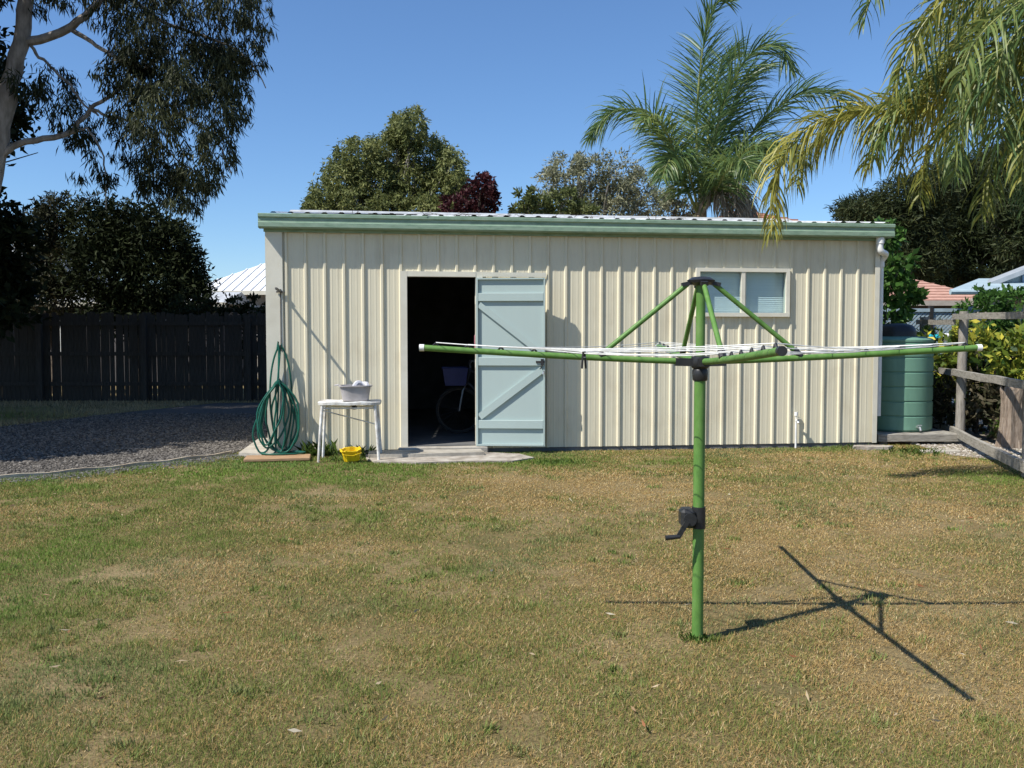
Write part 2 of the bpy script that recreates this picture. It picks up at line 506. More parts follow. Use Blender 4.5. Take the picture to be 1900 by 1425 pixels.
def tree(name, base, clumps, label, cat, m, bark, density, L, W, h_fork, r0, droop=0.0, out=0.5, group=None,
         sub=0.33, tilt=0.0, limbs=True):
    root = empty(name, base, 0, label, cat, group)
    mb = MB()
    top = np.array([0, 0, h_fork])
    limb(mb, [(0, 0, -0.15), (0.08, 0.03, h_fork * 0.5), top], r0, r0 * 0.7, wob=0.02)
    rel = [(c[0] - base[0], c[1] - base[1], c[2] - base[2]) + tuple(c[3:]) for c in clumps]
    if limbs:
        for c in rel:
            e = np.array(c[:3])
            mid = (top + e) / 2 + np.array([0, 0, 0.12 * np.linalg.norm(e - top)])
            limb(mb, [top * 0.97, mid, e], r0 * 0.45, r0 * 0.1, seg=6, wob=0.03)
            for _ in range(3):
                s = e + RNG.normal(size=3) * np.array(c[3:6]) * 0.5
                limb(mb, [mid, (mid + s) / 2 + RNG.normal(size=3) * 0.1, s], r0 * 0.16, r0 * 0.04, seg=5, k=3)
    mb.build('trunk', bark, root)
    crown('crown', rel, density, L, W, m, root, droop, out, sub=sub, tilt=tilt)
    return root

# 2-D value noise for the lawn
def vnoise(x, y, cell, seed):
    g = np.random.default_rng(seed).random((256, 256))
    xs = x / cell + 1000.0; ys = y / cell + 1000.0
    xi = np.floor(xs).astype(int); yi = np.floor(ys).astype(int)
    fx = xs - xi; fy = ys - yi
    fx = fx * fx * (3 - 2 * fx); fy = fy * fy * (3 - 2 * fy)
    a = g[xi % 256, yi % 256]; b = g[(xi + 1) % 256, yi % 256]
    c = g[xi % 256, (yi + 1) % 256]; d = g[(xi + 1) % 256, (yi + 1) % 256]
    return (a * (1 - fx) + b * fx) * (1 - fy) + (c * (1 - fx) + d * fx) * fy

def inside(x, y, poly):
    r = np.zeros(len(x), bool)
    n = len(poly)
    for i in range(n):
        x0, y0 = poly[i]; x1, y1 = poly[(i + 1) % n]
        if y0 == y1: continue
        c = ((y0 > y) != (y1 > y)) & (x < (x1 - x0) * (y - y0) / (y1 - y0) + x0)
        r ^= c
    return r

# ------------------------------------------------------------------ the ground
gm = MB(); gm.add([(-400, -200, 0), (400, -200, 0), (400, 900, 0), (-400, 900, 0)], [(0, 1, 2, 3)])
tag(gm.build('lawn', M['lawn']), kind='structure')

EDGE = [(-9.8, 5.6), (-7.4, 7.2), (-6.1, 8.15), (-5.16, 8.89), (-4.65, 9.32), (-4.19, 9.81), (-3.80, 10.32), (-3.45, 10.85)]
DRIVE = EDGE + [(-3.42, 11.2), (-3.9, 20.2), (-6.6, 19.8), (-7.6, 17.0), (-8.3, 14.2), (-10.5, 11.8), (-16, 9.0)]
dm = MB(); dm.add([(x, y, 0.006) for x, y in DRIVE], [tuple(range(len(DRIVE)))])
tag(dm.build('driveway', M['gravel_bed']), kind='structure')
BED = [(5.35, 10.75), (6.6, 8.9), (8.2, 6.4), (11, 7.5), (10.5, 13), (9, 17), (5.9, 17), (5.45, 12.6)]
bd = MB(); bd.add([(x, y, 0.006) for x, y in BED], [tuple(range(len(BED)))])
tag(bd.build('garden_bed', M['soil']), kind='structure')

SH_O = Vector((-2.947, 10.732, 0)); SH_A = R(7.29)
SHM = Matrix.Translation(SH_O) @ Matrix.Rotation(SH_A, 4, 'Z')
def sh(x, y, z=0.0):
    return SHM @ Vector((x, y, z))
def sh2(x, y):
    p = sh(x, y); return (p.x, p.y)

SHED_FP = [sh2(-0.05, -0.03), sh2(7.95, -0.03), sh2(7.95, 6.1), sh2(-0.05, 6.1)]
SLAB_L = [(1.28, -0.82), (1.75, -0.98), (2.3, -0.93), (2.85, -0.98), (3.14, -0.72), (3.02, -0.36), (2.72, -0.2), (1.16, -0.2), (1.18, -0.55)]
SLAB = [sh2(*p) for p in SLAB_L]

# grass: short mown blades, dry and green patches of their own colour
def lawn_green(x, y):
    """0 straw .. 1 green, over the lawn"""
    g = 0.50 * vnoise(x, y, 1.7, 1) + 0.30 * vnoise(x, y, 0.6, 2) + 0.20 * vnoise(x, y, 0.22, 3)
    g = (g - 0.5) * 1.7 + 0.42
    g += 0.55 * np.exp(-(((x + 3.0) / 1.5) ** 2 + ((y - 9.6) / 0.75) ** 2))      # watered strip by the hose and drive
    g += 0.22 * np.exp(-(((x + 1.4) / 1.5) ** 2 + ((y - 9.2) / 0.55) ** 2))
    g += 0.55 * np.exp(-(((x - 0.5) / 0.35) ** 2 + ((y - 10.15) / 0.25) ** 2))     # lush tuft by the door
    g += 0.34 * np.exp(-(((x + 2.4) / 1.1) ** 2 + ((y - 4.0) / 1.6) ** 2))
    g += 0.12 * np.exp(-(((x - 2.6) / 0.8) ** 2 + ((y - 3.0) / 1.2) ** 2))
    g -= 0.34 * np.exp(-(((x - 0.4) / 2.3) ** 2 + ((y - 6.9) / 2.0) ** 2))
    g -= 0.18 * np.exp(-(((x + 2.4) / 1.4) ** 2 + ((y - 7.4) / 0.7) ** 2))
    g += 0.20 / (1 + np.exp((x + 1.0) * 1.6)) + 0.03
    return np.clip(g, 0, 1)

def make_grass():
    V = []; C = []
    bands = [(1.5, 3.2, 34000, 0.0026), (3.2, 4.6, 24000, 0.0030), (4.6, 6.5, 14000, 0.0040), (6.5, 9.0, 8000, 0.0062), (9.0, 12.2, 5500, 0.009)]
    for y0, y1, dens, wd in bands:
        xm = 0.62 * y1 + 1.0
        n = int(dens * 2 * xm * (y1 - y0))
        x = RNG.uniform(-xm, xm, n); y = RNG.uniform(y0, y1, n)
        keep = np.abs(x) < 0.62 * y + 0.9
        keep &= ~inside(x, y, DRIVE) & ~inside(x, y, SHED_FP) & ~inside(x, y, SLAB)
        keep &= ~(inside(x, y, BED) & (RNG.random(n) > 0.10))
        # thinner where the soil shows
        th = vnoise(x, y, 0.35, 11) * 0.6 + vnoise(x, y, 0.09, 12) * 0.4
        keep &= RNG.random(n) < np.clip((th - 0.15) * 2.8, 0.2, 1)
        x = x[keep]; y = y[keep]; n = len(x)
        g = lawn_green(x, y)
        dry = RNG.random(n) > np.clip(g * 1.25 - 0.05, 0.05, 0.97)
        h = (0.008 + 0.012 * g + 0.010 * vnoise(x, y, 0.13, 21)) * RNG.uniform(0.5, 1.35, n)
        lean = np.where(dry, RNG.uniform(0.6, 1.45, n), RNG.uniform(0.15, 1.15, n))
        az = RNG.uniform(0, 2 * math.pi, n)
        d = np.stack([np.sin(lean) * np.cos(az), np.sin(lean) * np.sin(az), np.cos(lean)], 1)
        sd = unit(np.stack([-np.sin(az), np.cos(az), RNG.normal(size=n) * 0.3], 1))
        b = np.stack([x, y, RNG.uniform(0.0, 0.006, n)], 1)
        wv = (wd * RNG.uniform(0.6, 1.3, n))[:, None]
        L = (h * np.where(dry, 1.25, 1.0))[:, None]
        V.append(np.stack([b - sd * wv / 2, b + sd * wv / 2, b + d * L], 1).reshape(-1, 3))
        r = RNG.random(n)[:, None]
        straw = np.array([0.40, 0.315, 0.155]) * (1 - r) + np.array([0.25, 0.172, 0.072]) * r
        bleached = np.array([0.47, 0.41, 0.27])
        straw = np.where(RNG.random(n)[:, None] < 0.15, bleached, straw)
        green = np.array([0.115, 0.150, 0.036]) * (1 - r) + np.array([0.180, 0.205, 0.060]) * r
        blue = np.clip((vnoise(x, y, 0.9, 31)[:, None] - 0.58) * 3.0, 0, 1)
        green = green * (1 - 0.6 * blue) + np.array([0.125, 0.16, 0.085]) * 0.6 * blue
        lush = np.clip((g[:, None] - 0.75) * 3, 0, 1)
        green = green * (1 - lush * 0.7) + np.array([0.11, 0.215, 0.030]) * lush * 0.7
        c = np.where(dry[:, None], straw * np.array([1.22, 1.10, 0.90]), green * np.array([1.14, 1.14, 0.98])) * RNG.uniform(0.8, 1.18, n)[:, None]
        C.append(c)
    # darker tussocks and flat rosettes standing in the mown turf
    m_ = 520
    cy = 2.0 + 9.0 * RNG.random(m_) ** 1.1; cx = RNG.uniform(-1, 1, m_) * (0.6 * cy + 0.4)
    k = ~inside(cx, cy, DRIVE) & ~inside(cx, cy, SHED_FP) & ~inside(cx, cy, SLAB) & ~inside(cx, cy, BED) & (RNG.random(m_) < 0.25 + lawn_green(cx, cy))
    cx = cx[k]; cy = cy[k]
    nb = 46
    sp = RNG.uniform(0.015, 0.06, len(cx))
    x = np.repeat(cx, nb) + RNG.normal(size=len(cx) * nb) * np.repeat(sp, nb); y = np.repeat(cy, nb) + RNG.normal(size=len(cx) * nb) * np.repeat(sp, nb)
    n = len(x)
    az = RNG.uniform(0, 6.283, n); lean = RNG.uniform(0.2, 1.3, n)
    d = np.stack([np.sin(lean) * np.cos(az), np.sin(lean) * np.sin(az), np.cos(lean)], 1)
    sd = np.stack([-np.sin(az), np.cos(az), np.zeros(n)], 1) * (0.0022 + 0.00035 * y)[:, None]
    b = np.stack([x, y, np.zeros(n)], 1); L = (RNG.uniform(0.02, 0.05, n))[:, None]
    V.append(np.stack([b - sd, b + sd, b + d * L], 1).reshape(-1, 3))
    tone = np.repeat(RNG.random(len(cx)), nb)[:, None]
    C.append((np.array([0.15, 0.20, 0.045]) * tone + np.array([0.22, 0.235, 0.085]) * (1 - tone)) * RNG.uniform(0.75, 1.2, n)[:, None])
    o = np_mesh('grass', np.concatenate(V), 3, M['grass'], col=np.concatenate(C))
    tag(o, 'short dry mown grass with straw and green patches covering the yard', 'grass', kind='stuff')
make_grass()

def make_verge():
    """rough grass left of the drive and along the paling fence"""
    n = 26000
    x = RNG.uniform(-16, -4, n); y = RNG.uniform(10.5, 20.3, n)
    k = ~inside(x, y, DRIVE) & ~inside(x, y, SHED_FP) & (x < -4.0) & ((y > 19.5) | (x < -6.4))
    x = x[k]; y = y[k]; n = len(x)
    az = RNG.uniform(0, 6.283, n); lean = RNG.uniform(0.1, 1.1, n)
    d = np.stack([np.sin(lean) * np.cos(az), np.sin(lean) * np.sin(az), np.cos(lean)], 1)
    sd = np.stack([-np.sin(az), np.cos(az), np.zeros(n)], 1)
    b = np.stack([x, y, np.zeros(n)], 1)
    L = RNG.uniform(0.03, 0.10, n)[:, None]
    g = vnoise(x, y, 1.6, 41)[:, None] * (y < 18.5)[:, None]
    c = np.array([0.36, 0.29, 0.16]) * (1 - g) + np.array([0.10, 0.15, 0.03]) * g
    o = np_mesh('verge_grass', np.stack([b - sd * 0.008, b + sd * 0.008, b + d * L], 1).reshape(-1, 3), 3, M['grass'], col=c)
    tag(o, 'rough shaded grass between gravel drive and dark paling fence', 'grass', kind='stuff')
make_verge()

OCT = np.array([(1, 0, 0), (-1, 0, 0), (0, 1, 0), (0, -1, 0), (0, 0, 1), (0, 0, -1)], float)
OF = [(0, 2, 4), (2, 1, 4), (1, 3, 4), (3, 0, 4), (2, 0, 5), (1, 2, 5), (3, 1, 5), (0, 3, 5)]
def stones(name, x, y, size, tones, label):
    n = len(x)
    sc = (size * RNG.uniform(0.5, 1.3, n))[:, None, None]
    v = OCT[None] * (1 + RNG.normal(size=(n, 6, 1)) * 0.22) * np.array([1, 1, 0.62])
    a = RNG.uniform(0, 6.283, n); ca, sa = np.cos(a)[:, None], np.sin(a)[:, None]
    vx = v[:, :, 0] * ca - v[:, :, 1] * sa; vy = v[:, :, 0] * sa + v[:, :, 1] * ca
    v = np.stack([vx, vy, v[:, :, 2] + RNG.normal(size=(n, 1)) * 0.1], 2) * sc
    v += np.stack([x, y, 0.006 + size * 0.3 * np.ones(n)], 1)[:, None, :]
    tri = v[:, OF, :]                                   # n,8,3,3
    r = RNG.random(n)[:, None]
    c = np.array(tones[0]) * (1 - r) + np.array(tones[1]) * r
    c = np.repeat(c, 8, axis=0)
    o = np_mesh(name, tri.reshape(-1, 3), 3, M['gravel'], col=c)
    tag(o, label, 'gravel', kind='stuff')
n = 46000
gx = RNG.uniform(-9.5, -3.3, n); gy = RNG.uniform(7.0, 17.0, n)
k = inside(gx, gy, DRIVE) & (RNG.random(n) < np.clip(1.5 - (gy - 9) * 0.14, 0.15, 1))
stones('gravel', gx[k], gy[k], 0.017, ((0.04, 0.036, 0.032), (0.21, 0.19, 0.165)), 'grey crushed gravel spread over the drive')
n = 2600
t_ = RNG.random(n); e_ = np.array(EDGE); sg = np.clip((t_ * (len(e_) - 1)).astype(int), 0, len(e_) - 2); fr_ = (t_ * (len(e_) - 1) - sg)[:, None]
pp_ = e_[sg] * (1 - fr_) + e_[sg + 1] * fr_ + np.abs(RNG.normal(size=(n, 1))) * np.array([0.14, -0.12]) + RNG.normal(size=(n, 2)) * 0.03
stones('spilled_gravel', pp_[:, 0], pp_[:, 1], 0.013, ((0.05, 0.049, 0.048), (0.2, 0.19, 0.18)), 'loose stones spilled over the edging onto the grass')
n = 9000
gx = RNG.uniform(5.2, 8.5, n); gy = RNG.uniform(7.5, 12, n)
k = inside(gx, gy, BED)
stones('bed_pebbles', gx[k], gy[k], 0.014, ((0.22, 0.18, 0.14), (0.55, 0.51, 0.45)), 'pale pebbles and chips on the dry bed by the rail fence')

# timber edging of the drive, one bent strip
em = MB()
ep = smooth_path([(x, y, 0) for x, y in EDGE], 5)
for off, zt in ((0.0, 0.045),):
    vs = []; 
    for i, p in enumerate(ep):
        d = ep[min(i + 1, len(ep) - 1)] - ep[max(i - 1, 0)]; d = d / np.linalg.norm(d)
        nn = np.array([-d[1], d[0], 0]) * 0.016
        z = 0.04 + 0.008 * math.sin(i * 1.3)
        vs += [p - nn + [0, 0, -0.05], p + nn + [0, 0, -0.05], p + nn + [0, 0, z], p - nn + [0, 0, z]]
    fs = []
    for i in range(len(ep) - 1):
        for q in range(4):
            fs.append((i * 4 + q, i * 4 + (q + 1) % 4, i * 4 + 4 + (q + 1) % 4, i * 4 + 4 + q))
    fs += [(3, 2, 1, 0), tuple(range(len(vs) - 4, len(vs)))]
    em.add(vs, fs)
tag(em.build('garden_edging', M['edging']), 'low weathered timber edging between lawn and gravel drive', 'edging')

# ------------------------------------------------------------------ the shed
shed = empty('shed', SH_O, SH_A, 'long cream ribbed steel shed with green gutter and open door', 'shed')
LEN, DEP = 7.816, 6.0
DOOR = (1.671, 2.515, 0.0, 2.186)
WIN = (5.333, 6.587, 1.708, 2.329)
RIB = 0.2285
X0 = 0.225
def rib_profile():
    """(x, y) across the whole wall: ribs stand 20 mm proud of the pans, two faint swages per pan"""
    pr = [(0.0, 0.0)]
    x = X0
    while x < LEN - 0.06:
        pr += [(x - 0.024, 0), (x - 0.012, -0.022), (x + 0.012, -0.022), (x + 0.024, 0)]
        for s in (0.36, 0.66):
            c = x + RIB * s
            if c < LEN - 0.08:
                pr += [(c - 0.012, 0), (c - 0.004, -0.0016), (c + 0.004, -0.0016), (c + 0.012, 0)]
        x += RIB
    pr.append((LEN, 0.0))
    return pr
PROF = rib_profile()
def prof_y(x):
    for (a, ya), (b, yb) in zip(PROF, PROF[1:]):
        if a <= x <= b:
            return ya + (yb - ya) * (x - a) / (b - a) if b > a else ya
    return 0
cuts = sorted(set([p[0] for p in PROF] + [DOOR[0], DOOR[1], WIN[0], WIN[1]]))
ZB, ZT = 0.055, 2.80
sheet_edges = [0.0] + [X0 + RIB * (4 * i) + 0.03 for i in range(1, 9)] + [LEN]
for a, b in zip(sheet_edges, sheet_edges[1:]):
    mb = MB()
    xs = sorted(set([a, b] + [c for c in cuts if a < c < b]))
    for x0, x1 in zip(xs, xs[1:]):
        xm = (x0 + x1) / 2
        iv = [(ZB, ZT)]
        if DOOR[0] < xm < DOOR[1]: iv = [(DOOR[3], ZT)]
        if WIN[0] < xm < WIN[1]: iv = [(ZB, WIN[2]), (WIN[3], ZT)]
        for z0, z1 in iv:
            e = 1e-5
            y0 = prof_y(min(x0 + e, LEN)); y1 = prof_y(max(x1 - e, 0))
            zs = [z0] + [z for z in (0.9, 1.8) if z0 < z < z1] + [z1]
            for za, zb in zip(zs, zs[1:]):
                mb.add([(x0, y0, za), (x1, y1, za), (x1, y1, zb), (x0, y0, zb)], [(0, 1, 2, 3)])
    mb.build('wall_sheet', M['cream'], shed)
# corner flashings
MB().box(-0.012, 0.185, -0.0305, -0.0265, 0.05, 2.79).box(-0.016, -0.012, -0.0305, 0.12, 0.05, 2.79).build('corner_flashing', M['cream_trim'], shed)
MB().box(LEN - 0.05, LEN + 0.016, -0.0305, -0.0265, 0.05, 2.79).box(LEN + 0.012, LEN + 0.016, -0.0265, 0.09, 0.05, 2.79).build('corner_flashing', M['cream_trim'], shed)
# side and back walls, lining
def side_sheet(x, flip):
    mb = MB()
    y = 0.0; pts = []
    while y < DEP - 0.01:
        pts += [(y, 0), (y + 0.17, 0), (y + 0.182, 0.02), (y + 0.206, 0.02), (y + 0.218, 0)]
        y += 0.2285
    pts.append((DEP, 0))
    for (ya, oa), (yb, ob) in zip(pts, pts[1:]):
        yb = min(yb, DEP)
        za = 2.86 + min(ya, DEP - ya) * 0.158; zb = 2.86 + min(yb, DEP - yb) * 0.158
        mb.add([(x + flip * oa, ya, 0.05), (x + flip * ob, yb, 0.05), (x + flip * ob, yb, zb), (x + flip * oa, ya, za)], [(0, 1, 2, 3)])
    mb.build('side_wall', M['cream'], shed)
side_sheet(-0.002, -1); side_sheet(LEN + 0.002, 1)
MB().box(0, LEN, DEP, DEP + 0.02, 0.05, 2.86).build('back_wall', M['cream'], shed)
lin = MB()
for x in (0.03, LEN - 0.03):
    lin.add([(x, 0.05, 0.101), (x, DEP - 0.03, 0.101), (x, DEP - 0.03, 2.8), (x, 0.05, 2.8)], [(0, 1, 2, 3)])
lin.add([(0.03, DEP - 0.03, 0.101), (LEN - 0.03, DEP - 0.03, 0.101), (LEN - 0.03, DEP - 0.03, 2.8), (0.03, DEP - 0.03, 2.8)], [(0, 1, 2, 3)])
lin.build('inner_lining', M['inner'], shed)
for z in (0.9, 1.55, 2.45):
    for xa, xb in ((0.03, 1.58), (2.62, 5.25), (6.66, 7.78)):
        MB().box(xa, xb, 0.006, 0.06, z, z + 0.06).build('girt', M['inner'], shed)
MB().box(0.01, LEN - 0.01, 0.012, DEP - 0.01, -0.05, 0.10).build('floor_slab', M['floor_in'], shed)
MB().box(1.55, 2.66, -0.105, 0.010, -0.05, 0.088, 0.012).build('door_sill', M['concrete'], shed)
# roof sheets with ribs, ridge half way back
roof_n = 10
for i in range(roof_n):
    mb = MB()
    xa = -0.05 + (LEN + 0.14) * i / roof_n; xb = -0.05 + (LEN + 0.14) * (i + 1) / roof_n
    m_ = 4; pit = (xb - xa) / m_
    pr = []
    for j in range(m_):
        x = xa + j * pit
        pr += [(x, 0.0), (x + pit * 0.55, 0.0), (x + pit * 0.66, 0.016), (x + pit * 0.84, 0.016), (x + pit * 0.95, 0)]
    pr.append((xb, 0.0))
    for (p0, h0), (p1, h1) in zip(pr, pr[1:]):
        wv = 0.006 * math.sin(i * 2.2)
        for (y0, z0), (y1, z1) in (((-0.135, 2.915 + wv), (3.0, 3.352)), ((3.0, 3.352), (6.12, 2.915))):
            mb.add([(p0, y0, z0 + h0), (p1, y0, z0 + h1), (p1, y1, z1 + h1), (p0, y1, z1 + h0)], [(0, 1, 2, 3)])
    mb.build('roof_sheet', M['roof_white'], shed)
MB().extrude_x([(2.82, 3.342), (3.0, 3.392), (3.18, 3.342), (3.18, 3.352), (3.0, 3.402), (2.82, 3.352)], -0.06, LEN + 0.1).build('ridge_cap', M['roof_white'], shed)
gp = [(-0.045, 2.735), (-0.150, 2.735), (-0.166, 2.750), (-0.166, 2.800), (-0.156, 2.808), (-0.156, 2.852), (-0.172, 2.866), (-0.172, 2.900),
      (-0.164, 2.906), (-0.150, 2.905), (-0.150, 2.870), (-0.045, 2.868)]
MB().extrude_x(gp, -0.075, LEN + 0.135).build('gutter', M['gutter'], shed)
MB().box(-0.03, LEN + 0.08, -0.043, -0.032, 2.70, 2.90).build('fascia', M['gutter'], shed)
# door frame
fr = empty('door_frame_tmp')
bpy.data.objects.remove(fr)
MB().box(1.588, 1.671, -0.036, 0.075, 0.09, 2.25).build('door_jamb', M['cream_trim'], shed)
MB().box(2.515, 2.60, -0.030, 0.075, 0.09, 2.25).build('door_jamb', M['cream_trim'], shed)
MB().box(1.671, 2.515, -0.034, 0.075, 2.186, 2.25).build('door_head', M['cream_trim'], shed)
MB().box(2.601, 3.40, -0.034, -0.026, 2.19, 2.245).build('door_head', M['cream_trim'], shed)
# door, swung right back against the wall
DW = 0.85
door = MB()
door.box(0.0, DW, 0.0, 0.012, 0.095, 2.17)
door.box(0.0, 0.022, -0.034, 0.0, 0.095, 2.17)
door.box(DW - 0.018, DW, -0.030, 0.0, 0.095, 2.17)
door.box(0.022, DW - 0.018, -0.034, 0.0, 2.152, 2.17)
door.box(0.022, DW - 0.018, -0.034, 0.0, 0.095, 0.117)
door = door.build('door', M['door'], shed)
door.location = (2.520, -0.045, 0)
door.rotation_euler = (0, 0, R(-11))
for z0, z1 in ((1.885, 1.985), (1.09, 1.195), (0.31, 0.415)):
    MB().box(0.0225, DW - 0.0185, -0.030, -0.0005, z0, z1, 0.004).build('rail', M['door'], door)
MB().bar((0.035, -0.014, 1.845), (0.815, -0.014, 1.235), 0.072, 0.026, (0, 1, 0)).build('brace', M['door'], door)
MB().bar((0.815, -0.014, 1.045), (0.04, -0.014, 0.455), 0.085, 0.028, (0, 1, 0)).build('brace', M['door'], door)
MB().box(0.74, 0.845, -0.044, -0.031, 1.125, 1.15).box(0.80, 0.835, -0.058, -0.031, 1.10, 1.175).tube([(0.815, -0.05, 1.10), (0.815, -0.075, 1.08), (0.79, -0.075, 1.05)], 0.007, 6).build('latch', M['steel_dark'], door)
MB().tube([(0.838, -0.035, 1.02), (0.838, -0.055, 1.01), (0.83, -0.055, 0.985)], 0.012, 8).build('padlock', M['chrome'], door)
for z in (0.4, 1.12, 1.9):
    MB().tube([(-0.004, -0.012, z - 0.05), (-0.004, -0.012, z + 0.05)], 0.011, 8).build('hinge', M['cream_trim'], door)
MB().box(-0.022, -0.012, -0.034, 0.0, 1.30, 1.47, 0.004).build('pink_tag', M['pink'], door)
# window
win = MB()
fx0, fx1, fz0, fz1 = WIN
win.box(fx0, fx1, -0.052, 0.03, fz1 - 0.048, fz1).box(fx0, fx1, -0.056, 0.03, fz0, fz0 + 0.05)
win.box(fx0, fx0 + 0.05, -0.052, 0.03, fz0 + 0.05, fz1 - 0.048).box(fx1 - 0.05, fx1, -0.052, 0.03, fz0 + 0.05, fz1 - 0.048)
win = win.build('window', M['cream_trim'], shed)
MB().box(5.937, 5.985, -0.046, 0.02, fz0 + 0.05, fz1 - 0.048).build('mullion', M['cream_trim'], win)
MB().box(fx0 + 0.05, 5.937, -0.012, -0.006, fz0 + 0.05, fz1 - 0.048).build('pane', M['glass'], win)
MB().box(5.985, fx1 - 0.05, -0.022, -0.016, fz0 + 0.05, fz1 - 0.048).build('pane', M['glass'], win)
MB().box(5.985, 6.005, -0.030, -0.012, fz0 + 0.05, fz1 - 0.048).build('sash_stile', M['cream_trim'], win)
bl = MB()
zz = fz0 + 0.02
while zz < fz1 + 0.02:
    bl.add([(fx0 - 0.02, 0.055, zz), (fx1 + 0.02, 0.055, zz), (fx1 + 0.02, 0.062, zz + 0.027), (fx0 - 0.02, 0.062, zz + 0.027)], [(0, 1, 2, 3)])
    zz += 0.025
bl.add([(fx0 - 0.02, 0.066, fz0 - 0.02), (fx1 + 0.02, 0.066, fz0 - 0.02), (fx1 + 0.02, 0.066, fz1 + 0.06), (fx0 - 0.02, 0.066, fz1 + 0.06)], [(0, 1, 2, 3)])
bl.build('venetian_blind', M['blind'], win)
# downpipe at the right-hand corner
dp = MB()
dp.tube(smooth_path([(LEN - 0.03, -0.10, 2.74), (LEN - 0.03, -0.10, 2.60), (LEN + 0.0, -0.09, 2.555), (LEN + 0.085, -0.03, 2.535), (LEN + 0.10, 0.02, 2.50), (LEN + 0.07, 0.055, 2.42), (LEN + 0.07, 0.055, 2.2), (LEN + 0.07, 0.055, 1.4), (LEN + 0.07, 0.055, 0.4)], 5), 0.042, 12)
dp.tube([(LEN - 0.03, -0.10, 2.735), (LEN - 0.03, -0.10, 2.66)], 0.052, 12)
dp.tube([(LEN + 0.07, 0.055, 2.44), (LEN + 0.07, 0.055, 2.37)], 0.050, 12)
dp.build('downpipe', M['pvc'], shed)
# short water pipe and tap on the wall
tp = MB().tube([(6.70, -0.045, 0.0), (6.70, -0.045, 0.42)], 0.013, 8).tube([(6.70, -0.045, 0.42), (6.70, -0.045, 0.47)], 0.024, 8)
tp.tube([(6.70, -0.045, 0.36), (6.70, -0.10, 0.36), (6.70, -0.115, 0.33)], 0.014, 8)
tp.build('water_pipe', M['pvc'], shed)
MB().box(6.67, 6.73, -0.125, -0.095, 0.385, 0.398).build('tap_handle', M['cream_trim'], shed)
# dark bracket bolted to the corner flashing
br = MB().box(0.152, 0.164, -0.038, -0.031, 1.28, 2.02).bar((0.158, -0.033, 1.99), (0.158, -0.43, 2.005), 0.022, 0.022)
br.bar((0.11, -0.05, 1.985), (0.20, -0.05, 1.985), 0.02, 0.02)
br.tube([(0.158, -0.03, 1.315), (0.158, -0.10, 1.32), (0.158, -0.12, 1.35)], 0.009, 6)
br.tube([(0.15, -0.03, 0.905), (0.15, -0.16, 0.91), (0.15, -0.18, 0.95)], 0.012, 6)
br.build('hose_bracket', M['bracket'], shed)
# twigs lodged on the gutter edge
tw = MB()
for i in range(26):
    x = RNG.uniform(1.0, 5.5); y = RNG.uniform(-0.16, -0.08)
    p = np.array([x, y, 2.922]); q = p + np.array([RNG.normal() * 0.12, RNG.normal() * 0.03, abs(RNG.normal()) * 0.03])
    tw.tube([p, (p + q) / 2 + [0, 0, 0.015], q], 0.004, 4)
tw.build('gutter_twigs', M['bark'], shed)['kind'] = 'stuff'

# concrete by the door and at the corner
st = MB(); st.poly([sh2(*p) for p in SLAB_L], -0.05, 0.024)
tag(st.build('concrete_slab', M['concrete_old']), 'broken weathered concrete slab on the lawn before the open door', 'slab')
s2 = MB()
s2.poly([sh2(1.20, -0.50), sh2(1.72, -0.52), sh2(2.30, -0.47), sh2(2.58, -0.45), sh2(2.56, -0.115), sh2(1.20, -0.115)], 0.0, 0.062)
tag(s2.build('door_step', M['concrete']), 'low pale concrete step below the shed door opening', 'step')
s3 = MB(); s3.poly([sh2(-0.36, -0.02), sh2(-0.05, -0.22), sh2(0.18, -0.2), sh2(0.2, -0.035), sh2(-0.03, -0.03), sh2(-0.03, 1.6), sh2(-0.36, 1.6)], -0.05, 0.05)
tag(s3.build('corner_footing', M['concrete']), 'pale concrete footing at the left corner of the shed', 'footing')

# ------------------------------------------------------------------ bicycle inside the shed
bk = empty('bicycle', sh(2.40, 1.35, 0.10), SH_A, 'bicycle with blue basket standing in the dark doorway', 'bicycle')
def wheel(x, par):
    wl = MB(); pts = [(x + 0.315 * math.cos(a), 0, 0.33 + 0.315 * math.sin(a)) for a in np.linspace(0, 2 * math.pi, 41)[:-1]]
    wl.tube(pts, 0.018, 8, closed=True)
    o = wl.build('wheel', M['rubber'], par)
    rm = MB(); rm.tube([(x + 0.292 * math.cos(a), 0, 0.33 + 0.292 * math.sin(a)) for a in np.linspace(0, 2 * math.pi, 41)[:-1]], 0.01, 6, closed=True)
    rm.build('rim', M['steel_dark'], o)
    sp = MB()
    for k in range(24):
        a = 2 * math.pi * k / 24
        sp.tube([(x, 0.02 * (-1) ** k, 0.33), (x + 0.29 * math.cos(a), 0, 0.33 + 0.29 * math.sin(a))], 0.0015, 3)
    sp.tube([(x, -0.04, 0.33), (x, 0.04, 0.33)], 0.02, 10)
    sp.build('spokes', M['steel_dark'], o)
wheel(0.0, bk); wheel(1.05, bk)
MB().tube([(0.0, -0.045, 0.33), (-0.01 + 0.06, -0.045, 0.60), (0.10, -0.02, 0.70)], 0.011, 8).tube([(0.0, 0.045, 0.33), (0.05, 0.045, 0.60), (0.10, 0.02, 0.70)], 0.011, 8).build('fork', M['chrome'], bk)
fm = MB()
